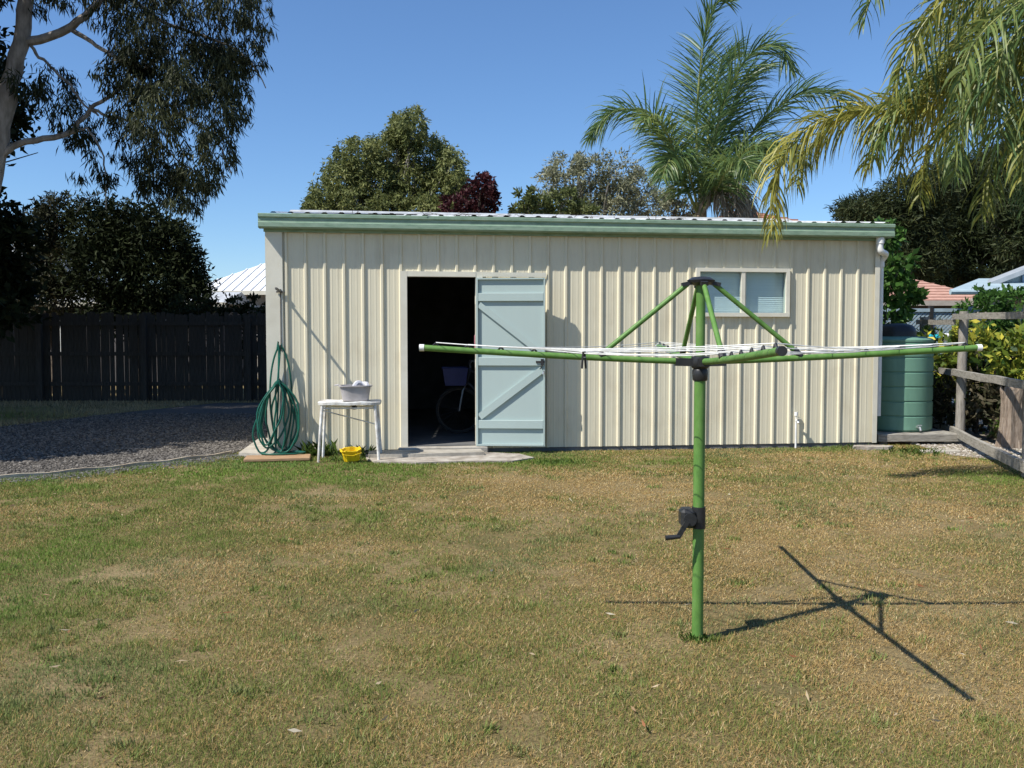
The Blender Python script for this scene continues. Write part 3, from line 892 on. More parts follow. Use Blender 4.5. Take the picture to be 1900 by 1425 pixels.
for a, b, r in (((0.10, 0, 0.68), (0.16, 0, 0.92), 0.018), ((0.12, 0, 0.72), (0.52, 0, 0.32), 0.016), ((0.15, 0, 0.88), (0.40, 0, 0.80), 0.014),
                ((0.52, 0, 0.32), (0.38, 0, 0.88), 0.015), ((0.52, 0, 0.32), (1.05, 0.05, 0.33), 0.01), ((0.40, 0, 0.80), (1.05, 0.05, 0.33), 0.009),
                ((0.52, 0, 0.32), (1.05, -0.05, 0.33), 0.01), ((0.40, 0, 0.80), (1.05, -0.05, 0.33), 0.009)):
    fm.tube([a, b], r, 8)
fm.build('frame', M['bike_red'], bk)
MB().tube(smooth_path([(0.30, -0.26, 0.98), (0.17, -0.22, 1.02), (0.15, 0, 0.97), (0.17, 0.22, 1.02), (0.30, 0.26, 0.98)], 5), 0.012, 8).tube([(0.16, 0, 0.92), (0.15, 0, 0.98)], 0.013, 8).build('handlebar', M['chrome'], bk)
MB().box(0.25, 0.50, -0.08, 0.08, 0.88, 0.94, 0.025).build('saddle', M['rubber'], bk)
bs = MB()
bs.add([(-0.20, -0.15, 0.68), (0.08, -0.15, 0.68), (0.08, 0.15, 0.68), (-0.20, 0.15, 0.68), (-0.24, -0.18, 0.92), (0.11, -0.18, 0.92), (0.11, 0.18, 0.92), (-0.24, 0.18, 0.92)],
       [(3, 2, 1, 0), (0, 1, 5, 4), (1, 2, 6, 5), (2, 3, 7, 6), (3, 0, 4, 7)])
bs.tube([(-0.24, -0.18, 0.92), (0.11, -0.18, 0.92), (0.11, 0.18, 0.92), (-0.24, 0.18, 0.92)], 0.012, 6, closed=True)
bs.build('basket', M['blue'], bk)
MB().box(0.50, 0.54, -0.10, 0.10, 0.30, 0.34).build('cranks', M['steel_dark'], bk)
MB().tube([(0.52, 0.05, 0.32), (0.58, 0.16, 0.0)], 0.008, 6).build('kickstand', M['steel_dark'], bk)

# ------------------------------------------------------------------ hose on its hook
def hose_path():
    P = []
    hook = np.array([0.15, -0.10])
    loops = [(0.895, 0.07, 0.23, -0.02, 0.03), (0.915, 0.055, 0.15, -0.22, 0.05), (0.90, 0.06, 0.13, 0.05, 0.02), (0.91, 0.12, 0.19, -0.14, 0.06),
             (0.89, 0.05, 0.21, 0.03, 0.0), (0.90, 0.07, 0.07, 0.0, 0.04), (0.905, 0.06, 0.25, 0.02, 0.03), (0.915, 0.16, 0.13, -0.16, 0.05)]
    for i, (zt, zb, wv, off, dy) in enumerate(loops):
        zt += 0.012 * (i % 3)
        for t in np.linspace(0, 1, 26)[:-1]:
            a = 2 * math.pi * t
            c = 0.5 + 0.5 * math.cos(a)
            x = hook[0] + off * (1 - c) ** 0.9 + wv * math.sin(a) * math.sqrt(max(math.sin(a / 2), 0.0)) * 1.05 + 0.013 * math.sin(i * 5 + a * 3) + 0.006 * math.sin(a * 7 + i)
            y = hook[1] - 0.012 * i - dy * (1 - c) * 1.2
            P.append((x, y, zb + (zt - zb) * c ** 0.85))
    # one long loop up over the upper hook
    for t in np.linspace(0, 1, 30)[:-1]:
        a = 2 * math.pi * t
        c = 0.5 + 0.5 * math.cos(a)
        P.append((0.155 + 0.14 * math.sin(a) * (math.sin(a / 2)) ** 0.3, -0.075 - 0.02 * t, 0.10 + 1.235 * c ** 0.8))
    # tail lying on the ground
    P += [(0.10, -0.2, 0.075), (-0.05, -0.30, 0.068), (0.10, -0.38, 0.066), (0.34, -0.35, 0.066), (0.45, -0.25, 0.07), (0.30, -0.18, 0.075)]
    return P
hs = MB(); hs.tube(smooth_path(hose_path(), 2), 0.0115, 7)
ho = hs.build('garden_hose', M['hose'])
ho.matrix_world = SHM
tag(ho, 'green garden hose coiled in hanging loops at the shed corner', 'hose')
pk = MB(); pk.box(-0.37, 0.37, -0.17, 0.17, 0.0, 0.035, 0.006)
po = pk.build('plank', M['plank'])
po.location = sh(0.16, -0.46, 0.016); po.rotation_euler = (0, 0, SH_A + R(4))
tag(po, 'tan timber board lying on the grass under the hose', 'plank')

# ------------------------------------------------------------------ table, tub, yellow bucket
tb = empty('table', (-1.895, 10.36, 0), R(4), 'small white flaking metal table against the cream shed wall', 'table')
tt = MB()
n = 36
ring = []
for k in range(n):
    a = 2 * math.pi * k / n
    cx = math.copysign(abs(math.cos(a)) ** 0.5, math.cos(a)) * 0.36; cy = math.copysign(abs(math.sin(a)) ** 0.5, math.sin(a)) * 0.20
    ring.append((cx, cy))
vs = []
for sc, z in ((0.96, 0.655), (1.0, 0.66), (1.01, 0.688), (0.985, 0.700), (0.95, 0.692), (0.0, 0.692)):
    for x, y in ring: vs.append((x * sc, y * sc, z + 0.004 * math.sin(x * 19 + y * 7)))
fs = [(i * n + k, i * n + (k + 1) % n, (i + 1) * n + (k + 1) % n, (i + 1) * n + k) for i in range(5) for k in range(n)] + [tuple(reversed(range(n)))]
tt.add(vs, fs)
tt.build('tabletop', M['white_paint'], tb)
for sx in (-1, 1):
    for sy in (-1, 1):
        MB().tube([(sx * 0.30, sy * 0.14, 0.665), (sx * 0.325, sy * 0.165, 0.33), (sx * 0.345, sy * 0.18, 0.0)], [0.020, 0.018, 0.016], 8).build('leg', M['white_paint'], tb)
MB().tube([(-0.305, -0.143, 0.62), (0.305, -0.143, 0.62)], 0.010, 6).tube([(-0.305, 0.143, 0.62), (0.305, 0.143, 0.62)], 0.010, 6).tube([(-0.31, -0.145, 0.6), (0.31, 0.145, 0.40)], 0.008, 6).build('brace', M['white_paint'], tb)
MB().lathe([(0.0, 0.0), (0.03, 0.005), (0.034, 0.035), (0.018, 0.05)], 12, (0.06, -0.10, 0.60)).build('drain', M['steel_dark'], tb)
tu = empty('wash_tub', (-1.83, 10.36, 0.694), R(8), 'grey plastic wash tub sitting on the white table', 'tub')
def rect_ring(a, b, e, n=28):
    return [(math.copysign(abs(math.cos(2 * math.pi * k / n)) ** e, math.cos(2 * math.pi * k / n)) * a,
             math.copysign(abs(math.sin(2 * math.pi * k / n)) ** e, math.sin(2 * math.pi * k / n)) * b) for k in range(n)]
t2 = MB(); vs = []
prof = [(0.135, 0.095, 0.0), (0.15, 0.11, 0.01), (0.178, 0.135, 0.17), (0.196, 0.150, 0.172), (0.196, 0.150, 0.187), (0.174, 0.130, 0.187), (0.145, 0.105, 0.02), (0.0, 0.0, 0.02)]
for a, b, z in prof:
    vs += [(x, y, z) for x, y in rect_ring(a, b, 0.55)]
fs = [(i * 28 + k, i * 28 + (k + 1) % 28, (i + 1) * 28 + (k + 1) % 28, (i + 1) * 28 + k) for i in range(len(prof) - 1) for k in range(28)] + [tuple(reversed(range(28)))]
t2.add(vs, fs, True)
t2.build('tub_body', M['tub'], tu)
MB().tube([(-0.19, -0.05, 0.19), (-0.235, -0.04, 0.186), (-0.235, 0.04, 0.186), (-0.19, 0.05, 0.19)], 0.008, 6).build('tub_handle', M['tub'], tu)
cl = MB(); cl.tube(smooth_path([(-0.03, -0.05, 0.12), (0.02, 0.0, 0.21), (0.08, 0.03, 0.20), (0.13, 0.0, 0.195), (0.15, -0.05, 0.14)], 4), [0.02, 0.03, 0.03, 0.03, 0.03, 0.028, 0.03, 0.026, 0.03, 0.026, 0.03, 0.03, 0.03, 0.03, 0.03, 0.028, 0.02], 7)
co = cl.build('cloth', M['cloth']); co.location = (-1.83, 10.36, 0.694)
tag(co, 'crumpled pale grey cloth in the tub on the table', 'cloth')
yb = empty('yellow_tub', (-1.84, 10.12, 0.105), 0, 'small bright yellow plastic tub on the ground under the white table', 'tub')
y1 = MB(); vs = []
prof = [(0.075, 0.055, 0.0), (0.085, 0.065, 0.008), (0.108, 0.085, 0.125), (0.120, 0.095, 0.127), (0.120, 0.095, 0.137), (0.104, 0.08, 0.137), (0.08, 0.06, 0.015), (0.0, 0.0, 0.015)]
for i, (a, b, z) in enumerate(prof):
    vs += [(x * (1 + 0.05 * math.sin(k * 1.7 + i)), y * (1 + 0.06 * math.cos(k * 2.3)), z + 0.008 * math.sin(k * 1.1) * (z > 0.1)) for k, (x, y) in enumerate(rect_ring(a, b, 0.5))]
fs = [(i * 28 + k, i * 28 + (k + 1) % 28, (i + 1) * 28 + (k + 1) % 28, (i + 1) * 28 + k) for i in range(len(prof) - 1) for k in range(28)] + [tuple(reversed(range(28)))]
y1.add(vs, fs)
y1.build('tub_body', M['yellow'], yb)
MB().tube([(0.112, 0, 0.125), (0.10, -0.09, 0.10), (0.0, -0.115, 0.085), (-0.10, -0.09, 0.10), (-0.112, 0, 0.125)], 0.005, 6).build('handle', M['yellow'], yb)
yb.location.z = 0.024; yb.rotation_euler = (R(6), R(-4), R(20))

# ------------------------------------------------------------------ weeds and tufts
def tuft(loc, n, h, spread, label, m='leaf_weed', wv=0.009):
    az = RNG.uniform(0, 6.283, n); lean = np.abs(RNG.normal(size=n)) * 0.4 + 0.05
    d = np.stack([np.sin(lean) * np.cos(az), np.sin(lean) * np.sin(az), np.cos(lean)], 1)
    b = np.stack([RNG.normal(size=n) * spread, RNG.normal(size=n) * spread * 0.7, np.zeros(n)], 1)
    L = (h * RNG.uniform(0.35, 1.1, n))[:, None]
    sd = np.stack([-np.sin(az), np.cos(az), np.zeros(n)], 1) * wv
    tip = b + d * L + np.stack([np.cos(az), np.sin(az), -np.ones(n)], 1) * L * 0.18
    mid = b + d * L * 0.55
    v = np.stack([b - sd * 0.5, b + sd * 0.5, mid + sd * 0.4, tip, mid - sd * 0.4], 1).reshape(-1, 3)
    o = np_mesh('grass_tuft', v, 5, M[m], tint=np.clip(RNG.normal(size=n) * 0.25 + 0.5, 0, 1))
    o.location = loc
    tag(o, label, 'grass tuft', kind='stuff')
    return o
p = sh(0.60, -0.12); tuft((p.x, p.y, 0), 120, 0.26, 0.10, 'tall green weeds between hose and table leg')
p = sh(1.05, -0.08); tuft((p.x, p.y, 0), 110, 0.17, 0.14, 'weeds at the wall behind the white table')
p = sh(0.95, -0.62); tuft((p.x, p.y, 0), 90, 0.10, 0.10, 'dry weeds beside the yellow tub', 'leaf_weed')
tuft((0.50, 10.12, 0), 420, 0.055, 0.16, 'low lush green grass patch right of the door slab')
p = sh(7.45, -0.16); tuft((p.x, p.y, 0), 110, 0.07, 0.14, 'short weeds at the right end of the shed wall')
tuft((5.0, 10.95, 0), 150, 0.10, 0.2, 'weeds growing before the tank stand')

tuft((0.867, 4.085, 0), 130, 0.05, 0.035, 'taller grass left around the foot of the clothes hoist', wv=0.004)

# ------------------------------------------------------------------ clothes hoist
HX, HY = 0.867, 4.089
hoist = empty('clothes_hoist', (HX, HY, 0), 0, 'green rotary clothes hoist with four arms standing on the lawn', 'clothes hoist')
ARM_R = 1.275
MB().tube([(0, 0, -0.1), (0, 0, 1.24)], 0.0262, 20).build('lower_post', M['hoist'], hoist)
MB().tube([(0, 0, 1.24), (0, 0, 1.66)], 0.0215, 16).build('upper_post', M['hoist'], hoist)
cap = MB(); cap.lathe([(0.0, 1.652), (0.03, 1.652), (0.058, 1.664), (0.064, 1.676), (0.04, 1.690), (0.0, 1.694)], 20, cap=False)
for k in range(4):
    a = R(-0.4) + k * math.pi / 2
    cap.bar((0.03 * math.cos(a), 0.03 * math.sin(a), 1.668), (0.088 * math.cos(a), 0.088 * math.sin(a), 1.655), 0.03, 0.018)
cap.build('top_cap', M['black_plastic'], hoist)
hub = MB(); hub.lathe([(0.030, 1.215), (0.034, 1.22), (0.036, 1.262), (0.031, 1.27), (0.040, 1.278), (0.045, 1.30), (0.040, 1.325), (0.024, 1.33)], 20)
for k in range(4):
    a = R(-0.4) + k * math.pi / 2
    hub.bar((0.03 * math.cos(a), 0.03 * math.sin(a), 1.300), (0.115 * math.cos(a), 0.115 * math.sin(a), 1.302), 0.040, 0.036)
hub.build('hub', M['black_plastic'], hoist)
rings = [0.36, 0.48, 0.60, 0.72, 0.84, 0.955]
def arm_z(r):                      # arms rise towards their tips and bow a little
    s = r / ARM_R
    return 1.303 + 0.064 * s ** 1.3
tips = []
for k in range(4):
    a = R((0.0, 89.2, 180.0, 269.3)[k])
    ca, sa = math.cos(a), math.sin(a)
    rs = [0.10 + (ARM_R - 0.10) * i / 8 for i in range(9)]
    arm = MB(); arm.tube([(ca * r, sa * r, arm_z(r)) for r in rs], 0.0145, 12)
    arm = arm.build('arm', M['hoist'], hoist)
    ec = MB(); ec.tube([(ca * (ARM_R - 0.004), sa * (ARM_R - 0.004), arm_z(ARM_R)), (ca * (ARM_R + 0.018), sa * (ARM_R + 0.018), arm_z(ARM_R))], 0.0165, 12)
    ec.build('end_cap', M['wire'] if k != 3 else M['black_plastic'], arm)
    for f in rings:
        r = ARM_R * f
        hk = MB(); hk.tube([(ca * (r - 0.012), sa * (r - 0.012), arm_z(r) + 0.012), (ca * r, sa * r, arm_z(r) + 0.025), (ca * (r + 0.012), sa * (r + 0.012), arm_z(r) + 0.012)], 0.006, 6)
        hk.build('line_hook', M['black_plastic'], arm)
    st = MB(); st.tube([(ca * 0.06, sa * 0.06, 1.660), (ca * 0.455, sa * 0.455, arm_z(0.455) + 0.018)], 0.0115, 10)
    st = st.build('strut', M['hoist'], hoist)
    MB().tube([(ca * 0.43, sa * 0.43, arm_z(0.45) + 0.040), (ca * 0.462, sa * 0.462, arm_z(0.455) + 0.008)], 0.016, 8).build('strut_socket', M['black_plastic'], st)
    tips.append((ca, sa))
for f in rings:
    r = ARM_R * f
    P = []
    for k in range(4):
        c0 = np.array(tips[k]); c1 = np.array(tips[(k + 1) % 4])
        sag = 0.010 + 0.022 * f * RNG.uniform(0.4, 1.1)
        for t in np.linspace(0, 1, 9)[:-1]:
            q = c0 * (1 - t) + c1 * t
            P.append((q[0] * r, q[1] * r, arm_z(r) + 0.028 - sag * 4 * t * (1 - t)))
    MB().tube(P, 0.0021, 5, closed=True).build('clothes_line', M['wire'], hoist)
# crank box with folded handle
cb = MB(); cb.box(-0.088, -0.020, -0.046, 0.046, 0.535, 0.625, 0.016).tube([(-0.05, -0.05, 0.58), (-0.05, -0.062, 0.58)], 0.03, 14).tube([(0, 0, 0.53), (0, 0, 0.63)], 0.032, 16)
cb = cb.build('crank_box', M['black_plastic'], hoist)
MB().bar((-0.065, -0.068, 0.575), (-0.105, -0.068, 0.505), 0.022, 0.012, (0, 1, 0)).tube([(-0.098, -0.068, 0.505), (-0.165, -0.068, 0.498)], [0.010, 0.012], 10).build('crank_handle', M['black_plastic'], cb)
# a few spring pegs left on the lines
def peg(loc, rz, label):
    root = empty('clothes_peg', loc, rz, label, 'peg', 'pegs left on the lines')
    MB().bar((-0.004, 0, 0.012), (-0.011, 0, -0.062), 0.009, 0.005, (1, 0, 0)).bar((0.004, 0, 0.012), (0.011, 0, -0.062), 0.009, 0.005, (1, 0, 0)).build('jaw', M['steel_dark'], root)
    MB().tube([(-0.006, -0.006, -0.012), (0.006, -0.006, -0.012), (0.006, 0.006, -0.016), (-0.006, 0.006, -0.016)], 0.0018, 4).build('spring', M['chrome'], root)
c0 = np.array(tips[2]); c1 = np.array(tips[3])
q = c0 * 0.72 + c1 * 0.28
peg((HX + q[0] * ARM_R * 0.6, HY + q[1] * ARM_R * 0.6, arm_z(ARM_R * 0.6) + 0.004), 0.6, 'small dark peg hanging from a line left of the hoist post')

# ------------------------------------------------------------------ rain tank on its stand
TX, TY, TR = 5.40, 12.48, 0.48
tk = empty('rain_tank', (TX, TY, 0.155), 0, 'green round plastic rain tank beside the shed corner', 'tank')
pr = [(TR - 0.03, 0.0), (TR, 0.03)]
z = 0.03
for i in range(6):
    z1 = 0.03 + (i + 1) * 0.2
    pr += [(TR, z1 - 0.03), (TR - 0.012, z1 - 0.02), (TR - 0.012, z1 - 0.01), (TR, z1)]
pr += [(TR, 1.255), (TR - 0.03, 1.275), (TR * 0.7, 1.30), (0.001, 1.31)]
tkm = MB(); tkm.lathe(pr, 48)
tkm.build('tank_wall', M['tank'], tk)
MB().lathe([(0.26, 1.29), (0.26, 1.37), (0.25, 1.385), (0.24, 1.42), (0.20, 1.46), (0.10, 1.485), (0.001, 1.49)], 28).build('lid', M['black_plastic'], tk)
MB().tube([(0.10, -0.46, 0.07), (0.10, -0.56, 0.07), (0.10, -0.585, 0.03)], 0.016, 8).box(0.07, 0.13, -0.555, -0.525, 0.095, 0.107).build('tank_tap', M['chrome'], tk)
sd_ = empty('tank_stand', (TX, TY, 0), R(2), 'low grey timber stand carrying the rain tank', 'stand')
for i in range(6):
    MB().box(-0.52, 0.60, -0.60 + i * 0.195, -0.60 + i * 0.195 + 0.185, 0.108, 0.152, 0.005).build('plank', M['rail_grey'], sd_)
MB().box(-0.53, 0.61, -0.648, -0.604, 0.045, 0.148, 0.006).build('fascia_board', M['rail_grey'], sd_)
for x in (-0.42, 0.0, 0.46):
    MB().box(x - 0.05, x + 0.05, -0.58, 0.55, -0.03, 0.106, 0.006).build('bearer', M['timber_grey'], sd_)
def block(x, y, rz, a, b, c, label):
    o = MB().box(-a, a, -b, b, -0.02, c, 0.012).build('concrete_block', M['concrete'])
    o.location = (x, y, 0); o.rotation_euler = (0, 0, rz)
    tag(o, label, 'block', 'concrete pieces by the tank')
block(5.35, 11.05, R(5), 0.24, 0.07, 0.035, 'flat pale concrete block on the grass before the tank')
block(5.85, 10.9, R(-12), 0.12, 0.06, 0.03, 'small pale concrete lump right of the flat block')
rb = MB(); rb.poly([(-0.28, -0.07), (-0.1, -0.13), (0.17, -0.1), (0.27, 0.0), (0.18, 0.1), (-0.2, 0.09)], -0.02, 0.045)
ro = rb.build('concrete_rubble', M['concrete_old']); p = sh(7.62, -0.30); ro.location = (p.x, p.y, 0)
tag(ro, 'broken grey concrete piece at the right end of the shed wall', 'rubble')

# ------------------------------------------------------------------ post and rail fence on the right
fdir = np.array([0.277, 0.961])
F0 = np.array([6.18, 12.2])
rf = empty('rail_fence', (F0[0], F0[1], 0), 0, 'weathered grey post and rail fence at the right edge of the yard', 'fence')
def fpt(k): 
    q = fdir * k; return (q[0], q[1])
def post(kk, h, wdt, lean=0.0):
    x, y = fpt(kk)
    mb = MB(); mb.tube([(x, y, -0.2), (x + lean * 0.3, y, h * 0.5), (x + lean, y, h)], [wdt, wdt * 0.96, wdt * 0.92], 10)
    return mb.build('post', M['timber_grey'], rf)
post(0.0, 1.80, 0.064, 0.02); post(-3.35, 1.66, 0.06, 0.0); post(3.1, 1.8, 0.08); post(-6.0, 1.7, 0.08)
for ka, kb in ((-6.6, -3.42), (-3.4, 0.15), (0.17, 3.3)):
    for za, zb, t in ((1.655, 1.725, 0.075), (0.955, 0.96, 0.085), (0.13, 0.15, 0.11)):
        xa, ya = fpt(ka); xb, yb_ = fpt(kb)
        j = RNG.normal() * 0.003
        off = -0.085
        mb = MB()
        nn = 6
        pts = []
        for i in range(nn + 1):
            t_ = i / nn
            pts.append((xa + (xb - xa) * t_ + off, ya + (yb_ - ya) * t_ + RNG.normal() * 0.003, za + (zb - za) * t_ + j + RNG.normal() * 0.004))
        for i in range(nn):
            mb.bar(pts[i], pts[i + 1], 0.05, t)
        mb.build('rail', M['rail_grey'], rf)
# stump behind the rails
sp_ = MB()
seg = 18; vs = []
for i, (z, rr) in enumerate(((-0.05, 0.19), (0.12, 0.15), (0.4, 0.125), (0.62, 0.12), (0.74, 0.135), (0.79, 0.125))):
    for k in range(seg):
        a = 2 * math.pi * k / seg
        rj = rr * (1 + 0.10 * math.sin(k * 2.7) + 0.06 * RNG.normal())
        vs.append((rj * math.cos(a), rj * math.sin(a), z + (0.04 * math.sin(k * 1.9) if i > 3 else 0)))
fs = [(i * seg + k, i * seg + (k + 1) % seg, (i + 1) * seg + (k + 1) % seg, (i + 1) * seg + k) for i in range(5) for k in range(seg)] + [tuple(range(5 * seg, 6 * seg))]
sp_.add(vs, fs)
so = sp_.build('tree_stump', M['stump']); so.location = (6.52, 11.55, 0)
tag(so, 'grey brown tree stump behind the rail fence', 'stump')

# ------------------------------------------------------------------ hedges and shrubs on the right
def shrub(name, base, clumps, label, m, density, L, W, cat='shrub', droop=0.0, out=0.7, tilt=0.0, group=None, rnd=1.0):
    root = empty(name, base, 0, label, cat, group)
    mb = MB()
    rel = [(c[0] - base[0], c[1] - base[1], c[2] - base[2]) + tuple(c[3:]) for c in clumps]
    for c in rel:
        limb(mb, [(c[0] * 0.6, c[1] * 0.6, -0.05), (c[0] * 0.8, c[1] * 0.8, c[2] * 0.5), (c[0], c[1], c[2])], 0.03, 0.008, seg=5, k=3)
    mb.build('stems', M['bark'], root)
    crown('foliage', rel, density, L, W, m, root, droop, out, rnd=rnd, tilt=tilt)
    return root
shrub('variegated_shrub', (7.0, 12.1, 0), [(7.0, 12.0, 1.2, 0.55, 0.5, 0.38), (7.55, 11.6, 1.15, 0.5, 0.5, 0.45), (6.75, 12.9, 1.1, 0.45, 0.4, 0.5), (7.5, 12.3, 0.8, 0.6, 0.5, 0.5), (7.15, 11.2, 0.95, 0.35, 0.4, 0.35)],
      'yellow and green variegated shrub behind the rail fence', M['leaf_croton'], 380, 0.14, 0.065, tilt=0.08)
shrub('variegated_shrub', (6.55, 13.3, 0), [(6.45, 13.6, 0.75, 0.45, 0.4, 0.5), (6.75, 14.3, 1.15, 0.5, 0.5, 0.5)],
      'shaded variegated shrub between rain tank and fence post', M['leaf_croton'], 300, 0.12, 0.055, tilt=-0.08)
shrub('low_shrub', (7.3, 10.6, 0), [(7.0, 10.9, 0.35, 0.5, 0.5, 0.28), (7.5, 10.2, 0.4, 0.5, 0.5, 0.35), (6.9, 12.0, 0.35, 0.4, 0.4, 0.3)],
      'low scrubby green plants under the rails beside the stump', M['leaf_weed'], 190, 0.10, 0.03)
shrub('scrub_plants', (6.7, 13.0, 0), [(6.45, 12.9, 0.5, 0.42, 0.4, 0.5), (6.75, 12.2, 0.45, 0.4, 0.4, 0.42), (7.2, 12.4, 0.5, 0.5, 0.5, 0.5), (7.1, 13.4, 0.6, 0.6, 0.5, 0.6), (7.8, 11.6, 0.5, 0.5, 0.6, 0.5), (6.35, 13.9, 0.55, 0.45, 0.5, 0.55), (7.9, 13.0, 0.7, 0.6, 0.6, 0.7)],
      'dark tangled scrub under the variegated shrub behind the rails', M['leaf_scrub'], 300, 0.13, 0.05)
shrub('hedge', (10.3, 17.2, 0), [(9.2 + 0.65 * i, 17.2 + RNG.normal() * 0.1, 1.25 + 0.7 * j, 0.55, 0.5, 0.5) for i in range(5) for j in (0, 1)] + [(9.0, 17.1, 0.6, 0.5, 0.5, 0.6), (10.5, 17.1, 0.6, 0.9, 0.5, 0.6)],
      'clipped bright green hedge below the pale blue roof', M['leaf_bright'], 230, 0.12, 0.07, 'hedge')
shrub('broadleaf_shrub', (5.75, 14.6, 0), [(5.95, 14.4, 2.55, 0.42, 0.5, 0.5), (6.15, 14.6, 2.0, 0.40, 0.5, 0.5), (6.0, 14.7, 3.05, 0.32, 0.4, 0.4), (6.45, 14.9, 2.2, 0.3, 0.4, 0.25)],
      'glossy bright green shrub rising behind the shed downpipe', M['leaf_bright'], 260, 0.14, 0.08)

# ------------------------------------------------------------------ beyond the right fence
lt = empty('lattice_fence', (8.7, 18.6, 0), 0, 'blue grey lattice screen beyond the rain tank', 'fence')
lp = MB()
for i in range(44):
    x = -1.6 + i * 0.085
    for dx, yo_ in ((0.9, -0.006), (-0.9, 0.006)):
        lp.bar((x, yo_, 1.1), (x + dx, yo_, 2.0), 0.034, 0.008, (0, 1, 0))
lp.build('lattice_panel', M['lattice'], lt)['kind'] = 'stuff'
MB().box(-1.8, 3.6, -0.04, 0.04, 2.0, 2.07).build('top_rail', M['lattice'], lt)
MB().box(-1.8, 3.6, -0.04, 0.04, 1.04, 1.1).build('bottom_rail', M['lattice'], lt)
for x in (-1.75, 0.05, 0.9, 2.5):
    MB().box(x - 0.035, x + 0.035, -0.055, 0.055, -0.1, 2.12).build('post', M['steel_dark'] if x == 0.05 else M['lattice'], lt)
bf = empty('boundary_fence', (9, 22, 0), 0, 'dark grey board fence beyond the lattice screen', 'fence')
for i in range(36):
    MB().box(-3.2 + i * 0.2, -3.2 + i * 0.2 + 0.19, 0, 0.02, 0.0, 1.98 + 0.01 * (i % 3)).build('board', M['timber_grey'], bf)
MB().box(-3.3, 4.1, -0.05, 0, 1.6, 1.68).build('rail', M['timber_grey'], bf)
pc = empty('pool_cover_roll', (7.42, 15.9, 0), R(3), 'aqua rolled pool cover on a white frame beyond the rain tank', 'pool cover')
MB().tube([(-0.50, 0, 1.46), (0.25, 0, 1.46)], 0.055, 16).build('roll', M['aqua'], pc)
MB().tube([(0.25, 0, 1.46), (0.48, 0, 1.46)], 0.07, 16).build('roll_end', M['pvc'], pc)
for x in (-0.52, 0.5):
    MB().tube([(x, 0, 0.0), (x, 0, 1.46)], 0.03, 8).build('stand_leg', M['pvc'], pc)

def hip_house(name, loc, rz, wx, wy, hw, hr, roofm, wallm, label, eave=0.45, hip=0.0, ribs=False, courses=0):
    root = empty(name, loc, rz, label, 'house', None)
    MB().box(-wx, wx, -wy, wy, 0, hw).build('wall', wallm, root)
    ex, ey = wx + eave, wy + eave
    rx = max(0.1, wx + eave - hip)
    v = [(-ex, -ey, hw), (ex, -ey, hw), (ex, ey, hw), (-ex, ey, hw), (-rx, 0, hr), (rx, 0, hr)]
    mb = MB(); mb.add(v, [(0, 1, 5, 4), (2, 3, 4, 5), (1, 2, 5), (3, 0, 4), (3, 2, 1, 0)])
    sl = hr - hw
    if ribs:
        x = -ex + 0.1
        while x < ex:
            t = 1.0
            if x < -rx: t = (x + ex) / (ex - rx)
            if x > rx: t = (ex - x) / (ex - rx)
            if t > 0.05:
                for sgn in (-1, 1):
                    mb.bar((x, sgn * ey, hw + 0.02), (x, sgn * ey * (1 - t), hw + 0.02 + sl * t), 0.045, 0.03)
            x += 0.35
    if courses:
        for i in range(courses):
            t = (i + 0.5) / courses
            xx = ex + (rx - ex) * t
            mb.bar((-xx, -ey * (1 - t), hw + sl * t + 0.01), (xx, -ey * (1 - t), hw + sl * t + 0.01), 0.06, 0.03)
    mb.build('roof', roofm, root)
    MB().box(-ex, ex, -ey - 0.08, -ey - 0.002, hw - 0.12, hw + 0.03).build('gutter', M['cream_trim'] if not courses else M['wall_brick'], root)
    for x in (-wx * 0.55, wx * 0.35):
        wn = MB().box(x, x + 1.4, -wy - 0.03, -wy - 0.002, hw - 1.6, hw - 0.5).build('window', M['pvc'], root)
        MB().box(x + 0.06, x + 1.34, -wy - 0.036, -wy - 0.031, hw - 1.54, hw - 0.56).build('pane', M['steel_dark'], wn)
    return root
hip_house('house', (-7.6, 36.5, 0), R(-4), 3.9, 3.4, 3.2, 4.72, M['roof_bright'], M['wall_brick'], 'house with bright white ribbed roof left of the shed', hip=2.2, ribs=True)
hip_house('house', (-19.6, 31, 0), R(-14), 4.2, 3.0, 3.1, 4.65, M['roof_white'], M['wall_brick'], 'pale roofed house behind the dark tree at far left', ribs=True)
hip_house('house', (-12.3, 29.2, 0), R(2), 3.2, 1.6, 2.55, 3.0, M['roof_white'], M['wall_dark'], 'low dark house wall behind the paling fence trees', eave=0.2)
hip_house('house', (12.4, 29, 0), R(0), 1.9, 2.2, 2.55, 3.45, M['roof_pink'], M['wall_dark'], 'house with faded pink tiled hip roof beyond the rain tank', hip=1.9, courses=9)
hip_house('house', (6.9, 27, 0), R(6), 1.5, 2.5, 4.4, 5.30, M['terracotta'], M['wall_brick'], 'terracotta tiled roof just showing above the shed under the palm', hip=1.6, courses=9)
